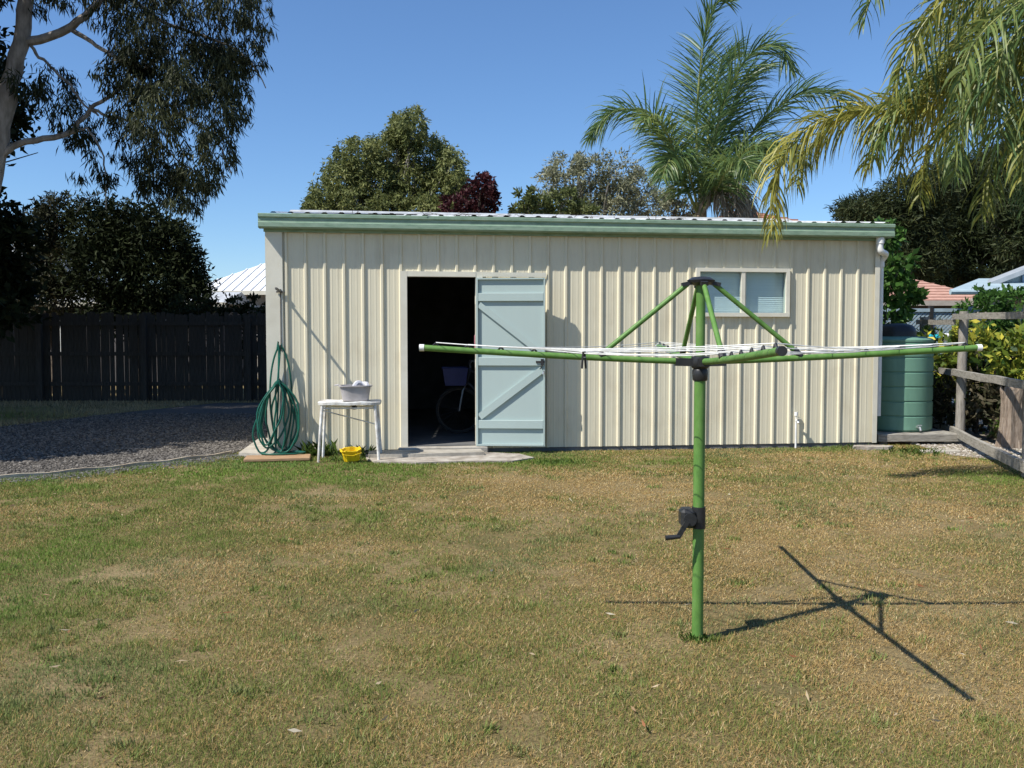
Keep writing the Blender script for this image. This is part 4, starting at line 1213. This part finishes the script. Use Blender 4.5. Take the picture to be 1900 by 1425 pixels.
# house with pale blue gable and skirt roof
gh = empty('house', (13.4, 19.4, 0), R(-2), 'house with pale blue metal roof and slatted gable at right edge', 'house')
MB().box(-2.6, 4, 0, 1.6, 0, 2.4).build('wall', M['wall_brick'], gh)
sk = MB(); sk.add([(-4.35, -1.2, 2.44), (4.4, -1.2, 2.44), (4.4, 0.6, 2.80), (-2.9, 0.6, 2.80), (-4.35, -1.2, 2.36), (4.4, -1.2, 2.36), (4.4, 0.6, 2.72), (-2.9, 0.6, 2.72)],
                  [(0, 1, 2, 3), (7, 6, 5, 4), (0, 4, 5, 1), (3, 2, 6, 7), (0, 3, 7, 4), (1, 5, 6, 2)])
sk.build('skirt_roof', M['roof_blue'], gh)
MB().tube([(-4.35, -1.24, 2.40), (4.4, -1.24, 2.40)], 0.06, 8).build('gutter', M['roof_blue'], gh)
gr = MB(); gr.add([(-3.2, -0.25, 2.60), (0.6, -0.25, 4.10), (4.4, -0.25, 2.60), (-3.2, 0.4, 2.60), (0.6, 0.4, 4.10), (4.4, 0.4, 2.60),
                   (-3.2, -0.25, 2.50), (0.6, -0.25, 3.98), (4.4, -0.25, 2.50), (-3.2, 0.4, 2.50), (0.6, 0.4, 3.98), (4.4, 0.4, 2.50)],
                  [(0, 1, 4, 3), (1, 2, 5, 4), (6, 9, 10, 7), (7, 10, 11, 8), (0, 6, 7, 1), (1, 7, 8, 2), (3, 4, 10, 9), (4, 5, 11, 10)])
gr.build('gable_roof', M['slat_grey'], gh)
for i in range(22):
    x = -2.5 + i * 0.2
    zt = 2.47 + (x + 3.2) * 0.39
    if zt > 2.8:
        MB().box(x, x + 0.12, -0.10, -0.06, 2.64, zt).build('gable_slat', M['slat_blue'], gh)
MB().add([(-3.0, -0.02, 2.6), (4.2, -0.02, 2.6), (0.6, -0.02, 3.95)], [(0, 1, 2)]).build('gable_infill', M['roof_blue'], gh)

# ------------------------------------------------------------------ paling fence on the left
pf = empty('paling_fence', (-10.2, 20.6, 0), R(0.8), 'tall dark paling fence in shade behind the gravel drive', 'fence')
pal_mesh = []
for v_ in range(4):
    mb = MB(); wdt = (0.098, 0.102, 0.094, 0.1)[v_]; h = (2.03, 2.05, 2.00, 2.06)[v_]
    mb.add([(-wdt / 2, 0, 0), (wdt / 2, 0, 0), (wdt / 2, 0, h - 0.03), (wdt / 2 - 0.02, 0, h), (-wdt / 2 + 0.02, 0, h), (-wdt / 2, 0, h - 0.03)] +
           [(-wdt / 2, 0.018, 0), (wdt / 2, 0.018, 0), (wdt / 2, 0.018, h - 0.03), (wdt / 2 - 0.02, 0.018, h), (-wdt / 2 + 0.02, 0.018, h), (-wdt / 2, 0.018, h - 0.03)],
           [(0, 1, 2, 3, 4, 5), (11, 10, 9, 8, 7, 6)] + [(i, (i + 1) % 6, 6 + (i + 1) % 6, 6 + i) for i in range(6)])
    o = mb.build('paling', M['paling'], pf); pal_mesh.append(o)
x = -5.6; i = 0
while x < 7.3:
    if i < 4: o = pal_mesh[i]
    else:
        o = pal_mesh[random.randrange(4)].copy(); COL.objects.link(o); o.parent = pf
    o.location = (x, random.uniform(-0.006, 0.006), random.uniform(-0.03, 0.01)); o.rotation_euler = (0, random.gauss(0, 0.006), 0)
    x += random.choice((0.1015, 0.102, 0.103, 0.104, 0.106, 0.108, 0.118)); i += 1
for z in (0.35, 1.05, 1.75):
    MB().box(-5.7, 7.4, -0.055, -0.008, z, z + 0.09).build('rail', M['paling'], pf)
for x in (-5.5, -3.1, -0.7, 1.7, 4.1, 6.5):
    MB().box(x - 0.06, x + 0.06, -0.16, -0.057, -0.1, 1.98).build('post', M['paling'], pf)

# ------------------------------------------------------------------ trees on the left
gum = empty('gum_tree', (-9.7, 15, 0), 0, 'tall gum tree with pale trunk and weeping foliage at upper left', 'tree')
gb = MB()
def G(x, z, y=15.0): return (x + 9.7, y - 15.0, z)
limb(gb, [G(-9.7, -0.2), G(-9.1, 2.4), G(-8.68, 4.2), G(-8.42, 5.4), G(-8.12, 6.6), G(-7.9, 8.2), G(-7.6, 10.5)], 0.215, 0.09, 12, wob=0.012)
limb(gb, [G(-8.95, 3.0, 14.9), G(-8.95, 4.6, 14.7), G(-8.72, 6.2, 14.5), G(-8.35, 7.4, 14.4), G(-8.4, 10, 14.2)], 0.13, 0.06, 10, wob=0.012)
limb(gb, [G(-8.10, 6.35), G(-7.5, 6.50), G(-7.0, 6.85), G(-6.6, 7.25), G(-5.6, 7.9), G(-4.6, 8.2)], 0.085, 0.035, 8, wob=0.012)
limb(gb, [G(-8.0, 6.3), G(-7.75, 6.0), G(-7.4, 5.7), G(-7.15, 5.35), G(-6.9, 5.15)], 0.03, 0.018, 6, wob=0.012)
limb(gb, [G(-8.62, 4.45), G(-8.1, 4.72), G(-7.4, 4.85), G(-7.22, 5.05), G(-7.0, 5.25), G(-6.5, 5.62), G(-5.7, 6.2)], 0.065, 0.022, 8, wob=0.012)
limb(gb, [G(-7.4, 4.85), G(-7.1, 4.92), G(-6.85, 4.55), G(-6.82, 4.0), G(-6.8, 3.6)], 0.024, 0.010, 6, wob=0.012)
limb(gb, [G(-7.0, 5.25), G(-6.6, 5.1), G(-6.2, 5.0), G(-5.8, 4.6), G(-5.2, 4.1)], 0.028, 0.010, 6, wob=0.012)
limb(gb, [G(-7.3, 6.55), G(-6.9, 6.3), G(-6.4, 5.95), G(-5.7, 5.3), G(-5.0, 4.8), G(-4.7, 4.2)], 0.045, 0.012, 6, wob=0.012)
limb(gb, [G(-6.6, 7.25), G(-5.8, 6.7), G(-5.0, 6.4), G(-4.4, 6.1), G(-4.1, 5.6)], 0.04, 0.010, 6, wob=0.012)
limb(gb, [G(-7.9, 8.2), G(-9.5, 9.4), G(-11, 9.8)], 0.08, 0.03, 6); limb(gb, [G(-7.9, 8.2), G(-6.5, 9.6, 14), G(-5, 10, 13.5)], 0.07, 0.03, 6)
limb(gb, [G(-6.8, 3.9), G(-7.15, 3.75), G(-7.3, 3.55)], 0.010, 0.006, 5)
gb.build('trunk', M['bark_gum'], gum)
gc = []
def px_clump(px, py, rx, ry, wgt=1.0, Y=15.0, ryd=0.6):
    k = Y / 1647.0
    gc.append(((px - 950) * k + 9.7, Y - 15 + RNG.normal() * 0.35, 1.4 + (632 - py) * k, rx * k, ryd, ry * k, wgt))
for c in ((262, 60, 52, 80), (330, 40, 60, 60), (400, 30, 55, 55), (462, 40, 38, 60), (492, 40, 22, 44, 0.7), (290, 150, 55, 55), (350, 130, 60, 60), (420, 110, 45, 60), (300, 210, 45, 50),
          (370, 200, 45, 50), (440, 140, 36, 50, 0.8), (420, 225, 38, 50), (330, 262, 36, 45), (420, 285, 28, 50), (385, 320, 40, 45), (300, 330, 50, 42, 0.9), (260, 300, 32, 42, 0.7),
          (345, 345, 36, 36), (240, 230, 26, 40, 0.7), (100, 170, 40, 45, 0.7), (128, 225, 34, 40, 0.9), (70, 160, 20, 36, 0.5), (215, 30, 32, 40, 0.5), (150, 8, 50, 26, 0.7), (60, 5, 42, 26, 0.6), (225, 160, 20, 30, 0.6),
          (175, 325, 34, 18, 0.35), (205, 300, 20, 40, 0.35), (455, 205, 22, 36, 0.6), (370, 75, 40, 40), (275, 110, 35, 35), (480, 110, 22, 26, 0.6), (365, 385, 16, 16, 0.6)):
    px_clump(*c)
for c in ((-6.6, 15, 9.2, 1.7, 1.4, 0.9), (-7.5, 14.5, 9.6, 1.9, 1.6, 1.0), (-10.2, 15, 9.0, 1.8, 1.7, 1.2), (-11.6, 14.6, 7.2, 1.5, 1.6, 1.2), (-8.2, 15, 11.2, 1.8, 1.6, 1.1), (-9.6, 13.6, 9.8, 1.8, 1.5, 1.0), (-10.6, 16.2, 10.4, 1.9, 1.5, 1.1)):
    gc.append((c[0] + 9.7, c[1] - 15, c[2], c[3], c[4], c[5], 0.6))
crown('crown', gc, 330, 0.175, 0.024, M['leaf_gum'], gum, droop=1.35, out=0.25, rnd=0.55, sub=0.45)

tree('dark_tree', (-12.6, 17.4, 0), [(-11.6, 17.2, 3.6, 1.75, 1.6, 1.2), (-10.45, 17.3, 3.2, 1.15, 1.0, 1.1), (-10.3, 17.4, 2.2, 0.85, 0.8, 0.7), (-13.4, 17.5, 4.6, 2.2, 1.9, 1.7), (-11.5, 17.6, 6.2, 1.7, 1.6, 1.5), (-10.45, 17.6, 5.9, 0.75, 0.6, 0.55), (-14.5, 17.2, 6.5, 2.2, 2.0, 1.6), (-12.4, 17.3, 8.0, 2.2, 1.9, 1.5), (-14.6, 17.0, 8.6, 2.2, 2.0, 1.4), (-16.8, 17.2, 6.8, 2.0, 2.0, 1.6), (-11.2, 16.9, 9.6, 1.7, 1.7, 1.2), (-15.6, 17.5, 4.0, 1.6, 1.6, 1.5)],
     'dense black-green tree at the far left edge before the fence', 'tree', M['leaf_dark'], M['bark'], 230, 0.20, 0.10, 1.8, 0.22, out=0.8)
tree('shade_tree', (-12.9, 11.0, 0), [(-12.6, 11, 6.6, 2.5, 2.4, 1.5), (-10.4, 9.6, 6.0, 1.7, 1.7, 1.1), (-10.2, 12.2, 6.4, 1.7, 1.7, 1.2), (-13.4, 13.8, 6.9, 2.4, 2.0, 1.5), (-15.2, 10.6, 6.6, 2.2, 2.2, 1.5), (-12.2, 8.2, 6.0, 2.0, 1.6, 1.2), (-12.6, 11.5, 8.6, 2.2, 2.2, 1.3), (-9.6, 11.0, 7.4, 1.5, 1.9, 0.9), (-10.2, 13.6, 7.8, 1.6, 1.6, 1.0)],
     'broad leafy tree left of the picture whose shade covers the drive', 'tree', M['leaf_dark'], M['bark'], 240, 0.24, 0.13, 3.2, 0.26, out=0.7)
tree('bottlebrush_tree', (-12.2, 23.5, 0), [(-12.4, 23.5, 4.2, 0.55, 0.6, 0.75), (-11.9, 23.4, 4.65, 0.45, 0.5, 0.6), (-12.8, 23.6, 3.6, 0.6, 0.6, 0.7), (-11.9, 23.5, 3.3, 0.8, 0.7, 0.8), (-12.2, 23.4, 2.4, 0.9, 0.8, 0.7)],
     'reddish green bottlebrush tree beyond the fence at left', 'tree', M['leaf_brush'], M['bark'], 430, 0.16, 0.045, 1.6, 0.12, out=0.7)
tree('cypress_tree', (-9.9, 23.2, 0), [(-10.9, 23.2, 4.35, 0.65, 0.7, 0.75), (-10.2, 23.2, 4.2, 0.8, 0.8, 0.85), (-9.4, 23.1, 4.0, 0.8, 0.8, 0.85), (-8.75, 23.2, 3.85, 0.55, 0.7, 0.7), (-8.5, 23.2, 3.2, 0.5, 0.7, 0.55), (-10.4, 23.0, 3.2, 1.1, 0.9, 0.8), (-9.3, 22.9, 2.9, 1.2, 0.9, 0.7), (-8.4, 23.1, 2.5, 0.7, 0.8, 0.5), (-9.6, 23.0, 2.1, 1.4, 0.8, 0.5)],
     'wide dark evergreen tree beyond the fence below the gum', 'tree', M['leaf_dark'], M['bark'], 400, 0.17, 0.055, 1.4, 0.2, out=0.8, tilt=0.12, sub=0.5)
shrub('vine_hedge', (-7.2, 21.4, 0), [(-8.0 + 0.45 * i, 21.4, 2.15 + 0.05 * math.sin(i * 2), 0.4, 0.35, 0.28) for i in range(7)] + [(-7.6, 21.5, 1.6, 0.6, 0.3, 0.6), (-6.3, 21.5, 1.6, 0.6, 0.3, 0.6)],
      'dark green vine growing along the top of the paling fence', M['leaf_dark'], 220, 0.12, 0.06, 'vine', tilt=0.2)

# ------------------------------------------------------------------ trees behind the shed
YT = 27.0
def pxc(px, py, rx, ry, Y, ryd=1.0, wgt=1.0):
    k = Y / 1647.0
    return ((px - 950) * k, Y + RNG.normal() * 0.4, 1.4 + (632 - py) * k, rx * k, ryd, ry * k, wgt)
rt = [pxc(*c, YT) for c in ((770, 245, 26, 34), (740, 245, 22, 30), (715, 285, 45, 40), (790, 290, 45, 40), (670, 300, 42, 40), (835, 315, 32, 36), (640, 335, 40, 38), (700, 345, 45, 40), (760, 340, 45, 40), (820, 360, 45, 36),
                            (612, 370, 36, 34), (850, 350, 26, 30), (665, 385, 45, 30), (725, 395, 40, 34), (790, 400, 50, 34), (600, 400, 30, 30), (858, 395, 26, 30))]
tree('round_tree', ((735 - 950) * YT / 1647, YT, 0), rt, 'large rounded olive green tree rising behind the shed roof', 'tree', M['leaf_round'], M['bark_gum'], 470, 0.15, 0.045, 3.2, 0.3, droop=0.8, out=0.4, sub=0.3)
YR = 22.0
tree('maroon_tree', ((885 - 950) * YR / 1647, YR, 0), [pxc(*c, YR, 0.5) for c in ((897, 358, 26, 20), (872, 376, 30, 20), (912, 378, 18, 24), (845, 392, 26, 16), (890, 395, 36, 18), (905, 345, 10, 10))],
     'small maroon leafed tree behind the shed roof', 'tree', M['leaf_red'], M['bark'], 420, 0.11, 0.055, 2.6, 0.08, out=0.7)
YG = 25.0
tree('grey_green_tree', ((1090 - 950) * YG / 1647, YG, 0), [pxc(*c, YG, 0.8) for c in ((1050, 330, 38, 32), (1095, 320, 36, 32), (1140, 330, 42, 36), (1185, 350, 36, 32), (1020, 350, 30, 26), (1085, 365, 50, 30), (1150, 375, 48, 32), (1200, 385, 30, 28), (1120, 395, 70, 28), (1040, 385, 50, 28), (1075, 300, 16, 14))],
     'pale grey green tree behind the shed left of the palm', 'tree', M['leaf_grey'], M['bark_gum'], 230, 0.14, 0.04, 2.6, 0.16, out=0.5, droop=0.3)
YH = 21.5
tree('dark_shrub_tree', ((1010 - 950) * YH / 1647, YH, 0), [pxc(*c, YH, 0.5) for c in ((970, 378, 24, 22), (1000, 382, 30, 22), (1040, 385, 34, 22), (1080, 392, 30, 18), (1015, 398, 60, 20))],
     'low dark green tree at the roof line beside the grey green tree', 'tree', M['leaf_round'], M['bark'], 300, 0.12, 0.06, 2.6, 0.09, out=0.7, tilt=-0.22)
tree('small_round_tree', ((1245 - 950) * 26 / 1647, 26, 0), [pxc(*c, 26, 0.5) for c in ((1250, 365, 24, 18), (1240, 388, 30, 22), (1275, 395, 30, 20))],
     'small green tree behind the shed just left of the palm stems', 'tree', M['leaf_grey'], M['bark'], 260, 0.13, 0.05, 3.0, 0.1, out=0.6, tilt=-0.1)

# dark pines on the right
def right_tree(name, Y, cl, label, m, dens, L, W, tilt=0.0, fork=3.0, droop=0.1):
    cs = [pxc(*c, Y, 1.0) for c in cl]
    bx = sum(c[0] for c in cs) / len(cs)
    tree(name, (bx, Y, 0), cs, label, 'tree', m, M['bark'], dens, L, W, fork, 0.2, droop=droop, out=0.5, tilt=tilt, sub=0.38)
right_tree('pine_tree', 34.0, ((1600, 392, 44, 32), (1660, 375, 46, 40), (1640, 430, 55, 40), (1700, 420, 50, 44), (1690, 480, 55, 40), (1650, 485, 40, 34), (1720, 355, 40, 34), (1580, 402, 30, 20)), 'olive pine tree above the right end of the shed roof', M['leaf_olive'], 330, 0.28, 0.045)
right_tree('pine_tree', 37.0, ((1760, 340, 50, 44), (1740, 400, 50, 40), (1800, 390, 55, 46), (1770, 450, 55, 42), (1840, 440, 55, 46), (1750, 500, 50, 34), (1820, 500, 55, 36), (1830, 330, 50, 46)), 'dark tall pine tree right of the olive pine behind the houses', M['leaf_olive'], 300, 0.30, 0.05, tilt=-0.12)
right_tree('pine_tree', 24.5, ((1880, 380, 44, 50), (1900, 440, 50, 46), (1930, 350, 60, 70), (1960, 450, 60, 70), (1890, 300, 40, 40), (1930, 250, 50, 60)), 'shaggy pine tree at the right edge above the pale blue roof', M['leaf_olive'], 400, 0.24, 0.04, tilt=-0.04)
right_tree('screen_tree', 42.0, ((1560, 470, 50, 30), (1640, 530, 60, 40), (1720, 530, 60, 40), (1800, 545, 60, 30), (1880, 520, 60, 40), (1690, 440, 70, 60), (1830, 420, 70, 60), (1920, 460, 60, 70)), 'distant dark tree filling in behind the pines', M['leaf_dark'], 160, 0.34, 0.12, tilt=0.2)

# ------------------------------------------------------------------ palms
def frond(pts, parent, L, nst, m, rad=0.03, tint=0.0, hang=0.55, k=9, spread=0.5, wv=0.03):
    """one feather frond: stalk with leaflets in several ranks that arch and hang"""
    path = np.array(smooth_path(pts, k))
    seg = np.linalg.norm(np.diff(path, axis=0), axis=1); s = np.concatenate([[0], np.cumsum(seg)]); tot = s[-1]
    mb = MB(); n_ = len(path)
    mb.tube(path, [rad * (1 - 0.88 * i / (n_ - 1)) for i in range(n_)], 6)
    ra = mb.build('frond', M['rachis'] if m is not M['leaf_palm_dead'] else M['thatch'], parent)
    V = []; T = []
    tt_ = np.linspace(0.16, 0.995, nst)
    for t in tt_:
        for side in (-1, 1):
            u = min(max(t + RNG.normal() * 0.004, 0), 0.999) * tot
            p = np.array([np.interp(u, s, path[:, j]) for j in range(3)])
            q = np.array([np.interp(min(u + 0.05, tot), s, path[:, j]) for j in range(3)])
            q0 = np.array([np.interp(max(u - 0.05, 0), s, path[:, j]) for j in range(3)])
            tg = (q - q0) / max(np.linalg.norm(q - q0), 1e-6)
            sd = np.cross(tg, [0, 0, 1.0]); ln = np.linalg.norm(sd)
            sd = sd / ln if ln > 0.15 else np.array([0.7, -0.7, 0])
            upv = np.cross(sd, tg)
            el = RNG.normal() * spread
            d = side * sd * math.cos(el) + upv * math.sin(el) + tg * (0.55 + 0.5 * t)
            d /= np.linalg.norm(d)
            ll = L * (0.55 + 0.45 * math.sin(math.pi * min(1, t * 0.9 + 0.12))) * RNG.uniform(0.8, 1.15) * (1 if t < 0.85 else 1 - (t - 0.85) * 2.6)
            c = p.copy(); pts_ = [c.copy()]
            dd = d.copy()
            for j in range(4):
                c = c + dd * ll / 4; pts_.append(c.copy())
                dd = dd + np.array([0, 0, -hang * (0.45 + 0.35 * j)]); dd /= np.linalg.norm(dd)
            nv = np.cross(d, unit(RNG.normal(size=3))); nv /= np.linalg.norm(nv)
            ws = np.array([0.5, 1.0, 0.9, 0.6, 0.08]) * wv / 2
            tn = np.clip(0.5 + tint + RNG.normal() * 0.2, 0, 1)
            for j in range(4):
                V += [pts_[j] - nv * ws[j], pts_[j] + nv * ws[j], pts_[j + 1] + nv * ws[j + 1], pts_[j + 1] - nv * ws[j + 1]]
                T.append(tn)
    np_mesh('leaflets', np.array(V), 4, m, ra, tint=np.array(T))
    return ra

PY = 19.0
pk_ = PY / 1647.0
def PP(px, py, dy=0.0):            # spot near the first palm, relative to its foot
    k = (PY + dy) / 1647.0
    return ((px - 950) * k - (1298 - 950) * pk_, dy, 1.4 + (632 - py) * k)
p1 = empty('palm_tree', ((1298 - 950) * pk_, PY, 0), 0, 'feathery green palm rising behind the shed roof', 'palm', 'palms')
tr_ = MB(); limb(tr_, [(0, 0, -0.2), (0.02, 0, 1.5), PP(1298, 420)], 0.17, 0.13, 14); tr_.build('trunk', M['palm_bark'], p1)
st_ = MB(); limb(st_, [PP(1298, 425), PP(1300, 370), PP(1296, 325)], 0.13, 0.05, 12); st_.build('crown_shaft', M['palm_bark'], p1)
for pts, dy, m, L, ti, hg in (
    (((1296, 380), (1290, 300), (1289, 200), (1300, 90), (1322, 20), (1352, 15)), (0, 0, 0, 0, -.1, -.2), 'leaf_palm', 0.72, 0.0, 0.12),
    (((1300, 380), (1316, 290), (1340, 190), (1385, 110), (1435, 95), (1462, 140)), (0, -.2, -.4, -.6, -.8, -.9), 'leaf_palm', 0.80, -0.04, 0.30),
    (((1302, 380), (1325, 300), (1350, 210), (1380, 150), (1420, 130)), (0, .4, .8, 1.1, 1.3), 'leaf_palm', 0.78, -0.15, 0.30),
    (((1292, 395), (1266, 345), (1235, 270), (1190, 215), (1135, 215), (1090, 262)), (0, -.1, -.2, -.3, -.3, -.3), 'leaf_palm', 0.70, 0.02, 0.35),
    (((1290, 395), (1262, 330), (1240, 265), (1212, 225), (1190, 228)), (0, -.6, -1.2, -1.7, -2.0), 'leaf_palm', 0.62, 0.25, 0.45),
    (((1304, 385), (1350, 310), (1405, 235), (1470, 185), (1535, 180), (1582, 215)), (0, .2, .4, .5, .6, .6), 'leaf_palm', 0.72, -0.08, 0.25),
    (((1302, 390), (1335, 335), (1370, 290), (1405, 275), (1440, 300)), (0, -.5, -1.0, -1.4, -1.6), 'leaf_palm', 0.66, 0.22, 0.5),
    (((1300, 395), (1325, 355), (1345, 320), (1372, 300), (1395, 330)), (0, -.8, -1.5, -2.1, -2.5), 'leaf_palm', 0.6, 0.15, 0.5),
    (((1292, 390), (1280, 340), (1262, 300), (1240, 300), (1225, 335)), (0, -.7, -1.3, -1.8, -2.1), 'leaf_palm', 0.55, 0.05, 0.5),
    (((1297, 380), (1308, 270), (1318, 180), (1335, 120), (1360, 95)), (0, .5, .9, 1.2, 1.4), 'leaf_palm', 0.75, -0.12, 0.25),
    (((1303, 388), (1345, 330), (1395, 285), (1450, 275), (1490, 310)), (0, .5, 1.0, 1.3, 1.5), 'leaf_palm', 0.66, -0.15, 0.45)):
    frond([PP(x, y, d) for (x, y), d in zip(pts, dy)], p1, L * 1.38, 165, M[m], 0.034, ti, hg, wv=0.027)
for pts, dy in ((((1302, 392), (1325, 352), (1350, 345), (1372, 375), (1380, 420)), (-.1, -.3, -.4, -.5, -.5)), (((1304, 394), (1330, 360), (1358, 358), (1362, 390), (1360, 430)), (-.1, -.5, -.7, -.8, -.8)),
                (((1302, 396), (1318, 366), (1335, 365), (1345, 395), (1345, 430)), (-.1, -.5, -.8, -.9, -.9)), (((1304, 392), (1340, 348), (1375, 352), (1388, 390), (1390, 430)), (0, -.1, -.2, -.3, -.3))):
    frond([PP(x, y, d) for (x, y), d in zip(pts, dy)], p1, 0.62, 110, M['leaf_palm_dead'], 0.03, 0.1, 0.9, wv=0.028)

QX, QY = 5.93, 7.47
NEAR = 0.77                        # all distances of this palm, measured first for a farther one
p2 = empty('palm_tree', (QX, QY, 0), 0, 'near palm with yellowing fronds hanging over the right of the shed', 'palm', 'palms')
tr_ = MB(); limb(tr_, [(0, 0, -0.2), (0.03, 0.02, 2.2), (0.0, 0, 4.35)], 0.15, 0.10, 16); tr_.build('trunk', M['palm_bark'], p2)
st_ = MB(); limb(st_, [(0, 0, 4.3), (0, 0, 4.75), (0, 0, 5.1)], 0.11, 0.04, 12); st_.build('crown_shaft', M['rachis'], p2)
def QQ(px, py, Y):
    Y = Y * NEAR
    k = Y / 1647.0
    return ((px - 950) * k - QX, Y - QY, 1.4 + (632 - py) * k)
C0 = (0, 0, 4.7)
for pts, m, L, ti, hg, ns, wv_ in (
    ([C0, QQ(2000, 0, 9.9), QQ(1850, 60, 10.1), QQ(1720, 150, 10.2), QQ(1640, 230, 10.3), QQ(1600, 320, 10.3)], 'leaf_palm_y', 0.62, -0.15, 0.8, 84, 0.025),
    ([C0, QQ(2040, 40, 10.3), QQ(1900, 110, 10.8), QQ(1790, 190, 11.1), QQ(1715, 290, 11.2), QQ(1700, 370, 11.2)], 'leaf_palm_o', 0.62, 0.1, 0.8, 80, 0.026),
    ([C0, QQ(2030, -10, 9.6), QQ(1920, 50, 9.5), QQ(1820, 130, 9.5), QQ(1770, 240, 9.5), QQ(1765, 330, 9.5)], 'leaf_palm', 0.6, 0.15, 0.75, 78, 0.026),
    ([C0, QQ(2040, 30, 9.1), QQ(1960, 110, 8.8), QQ(1900, 220, 8.7), QQ(1885, 340, 8.7)], 'leaf_palm_o', 0.55, 0.0, 0.7, 70, 0.026),
    ([C0, QQ(2050, -60, 9.7), QQ(1870, -40, 9.8), QQ(1740, 60, 9.9), QQ(1672, 165, 10.0), QQ(1618, 290, 10.0)], 'leaf_palm', 0.62, 0.05, 0.55, 74, 0.028),
    ([C0, QQ(2010, 60, 9.8), QQ(1850, 130, 9.95), QQ(1700, 205, 10.1), QQ(1570, 215, 10.3), QQ(1478, 255, 10.4), QQ(1434, 335, 10.45), QQ(1430, 430, 10.45)], 'leaf_palm_y', 0.66, 0.0, 1.0, 150, 0.026),
    ([C0, QQ(2010, 40, 9.9), QQ(1850, 100, 10.2), QQ(1700, 180, 10.5), QQ(1560, 225, 10.7), QQ(1495, 280, 10.8), QQ(1470, 350, 10.8)], 'leaf_palm_y', 0.6, -0.25, 0.9, 90, 0.026),
    ([C0, QQ(2020, -20, 10.0), QQ(1860, 10, 10.4), QQ(1740, 110, 10.6), QQ(1680, 230, 10.7), QQ(1660, 330, 10.7)], 'leaf_palm_y', 0.62, -0.3, 0.8, 76, 0.024),
    ([C0, QQ(2000, -80, 9.5), QQ(1850, -60, 9.3), QQ(1730, 20, 9.2), QQ(1670, 110, 9.2), QQ(1645, 190, 9.2)], 'leaf_palm_o', 0.6, 0.1, 0.6, 70, 0.026),
    ([C0, QQ(1980, -190, 9.4), QQ(1800, -200, 9.3), QQ(1680, -110, 9.3), QQ(1612, -10, 9.3), QQ(1590, 50, 9.3)], 'leaf_palm', 0.55, -0.05, 0.55, 66, 0.028),
    ([C0, QQ(2040, -30, 9.3), QQ(1940, 10, 9.0), QQ(1850, 100, 8.9), QQ(1838, 210, 8.9), QQ(1880, 330, 8.9)], 'leaf_palm', 0.62, 0.02, 0.6, 70, 0.028),
    ([C0, QQ(2060, -80, 10.2), QQ(1920, -60, 10.6), QQ(1800, 20, 10.9), QQ(1740, 130, 11.0), QQ(1715, 240, 11.0)], 'leaf_palm_o', 0.66, 0.2, 0.7, 72, 0.026),
    ([C0, QQ(2080, -20, 10.4), QQ(1960, 40, 10.9), QQ(1860, 120, 11.3), QQ(1790, 230, 11.5), QQ(1760, 330, 11.5)], 'leaf_palm', 0.62, -0.06, 0.65, 70, 0.028),
    ([C0, QQ(2060, 20, 9.9), QQ(1960, 90, 10.0), QQ(1880, 180, 10.1), QQ(1830, 300, 10.1), QQ(1815, 400, 10.1)], 'leaf_palm_o', 0.60, 0.0, 0.7, 68, 0.027),
    ([C0, QQ(2050, -100, 9.6), QQ(1900, -120, 9.6), QQ(1790, -40, 9.7), QQ(1720, 40, 9.7), QQ(1690, 110, 9.7)], 'leaf_palm_y', 0.55, -0.1, 0.75, 62, 0.024),
    ([C0, QQ(2090, 60, 10.6), QQ(1990, 150, 11.0), QQ(1930, 270, 11.2), QQ(1900, 400, 11.2)], 'leaf_palm', 0.6, -0.1, 0.7, 60, 0.028),
    ([C0, QQ(2020, -40, 9.2), QQ(1900, 0, 8.8), QQ(1800, 80, 8.6), QQ(1760, 180, 8.6)], 'leaf_palm', 0.55, 0.22, 0.6, 56, 0.026),
    ([C0, (0.7, -0.5, 5.25), (1.5, -0.9, 5.15), (2.0, -1.1, 4.45), (2.25, -1.2, 3.8)], 'leaf_palm_o', 0.6, 0.0, 0.6, 50, 0.03),
    ([C0, (0.7, 0.5, 5.25), (1.5, 0.9, 5.15), (2.1, 1.1, 4.45), (2.3, 1.2, 3.8)], 'leaf_palm', 0.6, 0.0, 0.6, 50, 0.03),
    ([C0, (0.2, -0.7, 5.4), (0.5, -1.5, 5.4), (0.8, -2.2, 4.8), (0.9, -2.4, 4.2)], 'leaf_palm_o', 0.6, 0.0, 0.6, 50, 0.03)):
    frond(pts, p2, L * 0.97, int(ns * 1.75), M[m], 0.019, ti + 0.1, hg, wv=wv_ * 0.68, spread=0.75)

# ------------------------------------------------------------------ fallen gum leaves
def litter():
    n = 130
    y = 2.4 + 8.2 * RNG.random(n) ** 1.2; x = RNG.uniform(-1, 1, n) * (0.6 * y + 0.3)
    k = ~inside(x, y, SHED_FP) & ~inside(x, y, DRIVE)
    x = x[k]; y = y[k]; n = len(x)
    p = np.stack([x, y, RNG.uniform(0.02, 0.04, n)], 1)
    d = np.stack([RNG.normal(size=n), RNG.normal(size=n), RNG.normal(size=n) * 0.12], 1)
    c = np.array([[0.42, 0.33, 0.21], [0.28, 0.18, 0.10], [0.55, 0.48, 0.36], [0.30, 0.13, 0.06]])[RNG.integers(0, 4, n)]
    o = np_mesh('leaf_litter', leaf_quads(p, d, RNG.uniform(0.03, 0.075, n), RNG.uniform(0.007, 0.014, n)), 4, M['litter'], col=c)
    tag(o, 'scattered dry gum leaves lying on the lawn', 'leaves', kind='stuff')
litter()
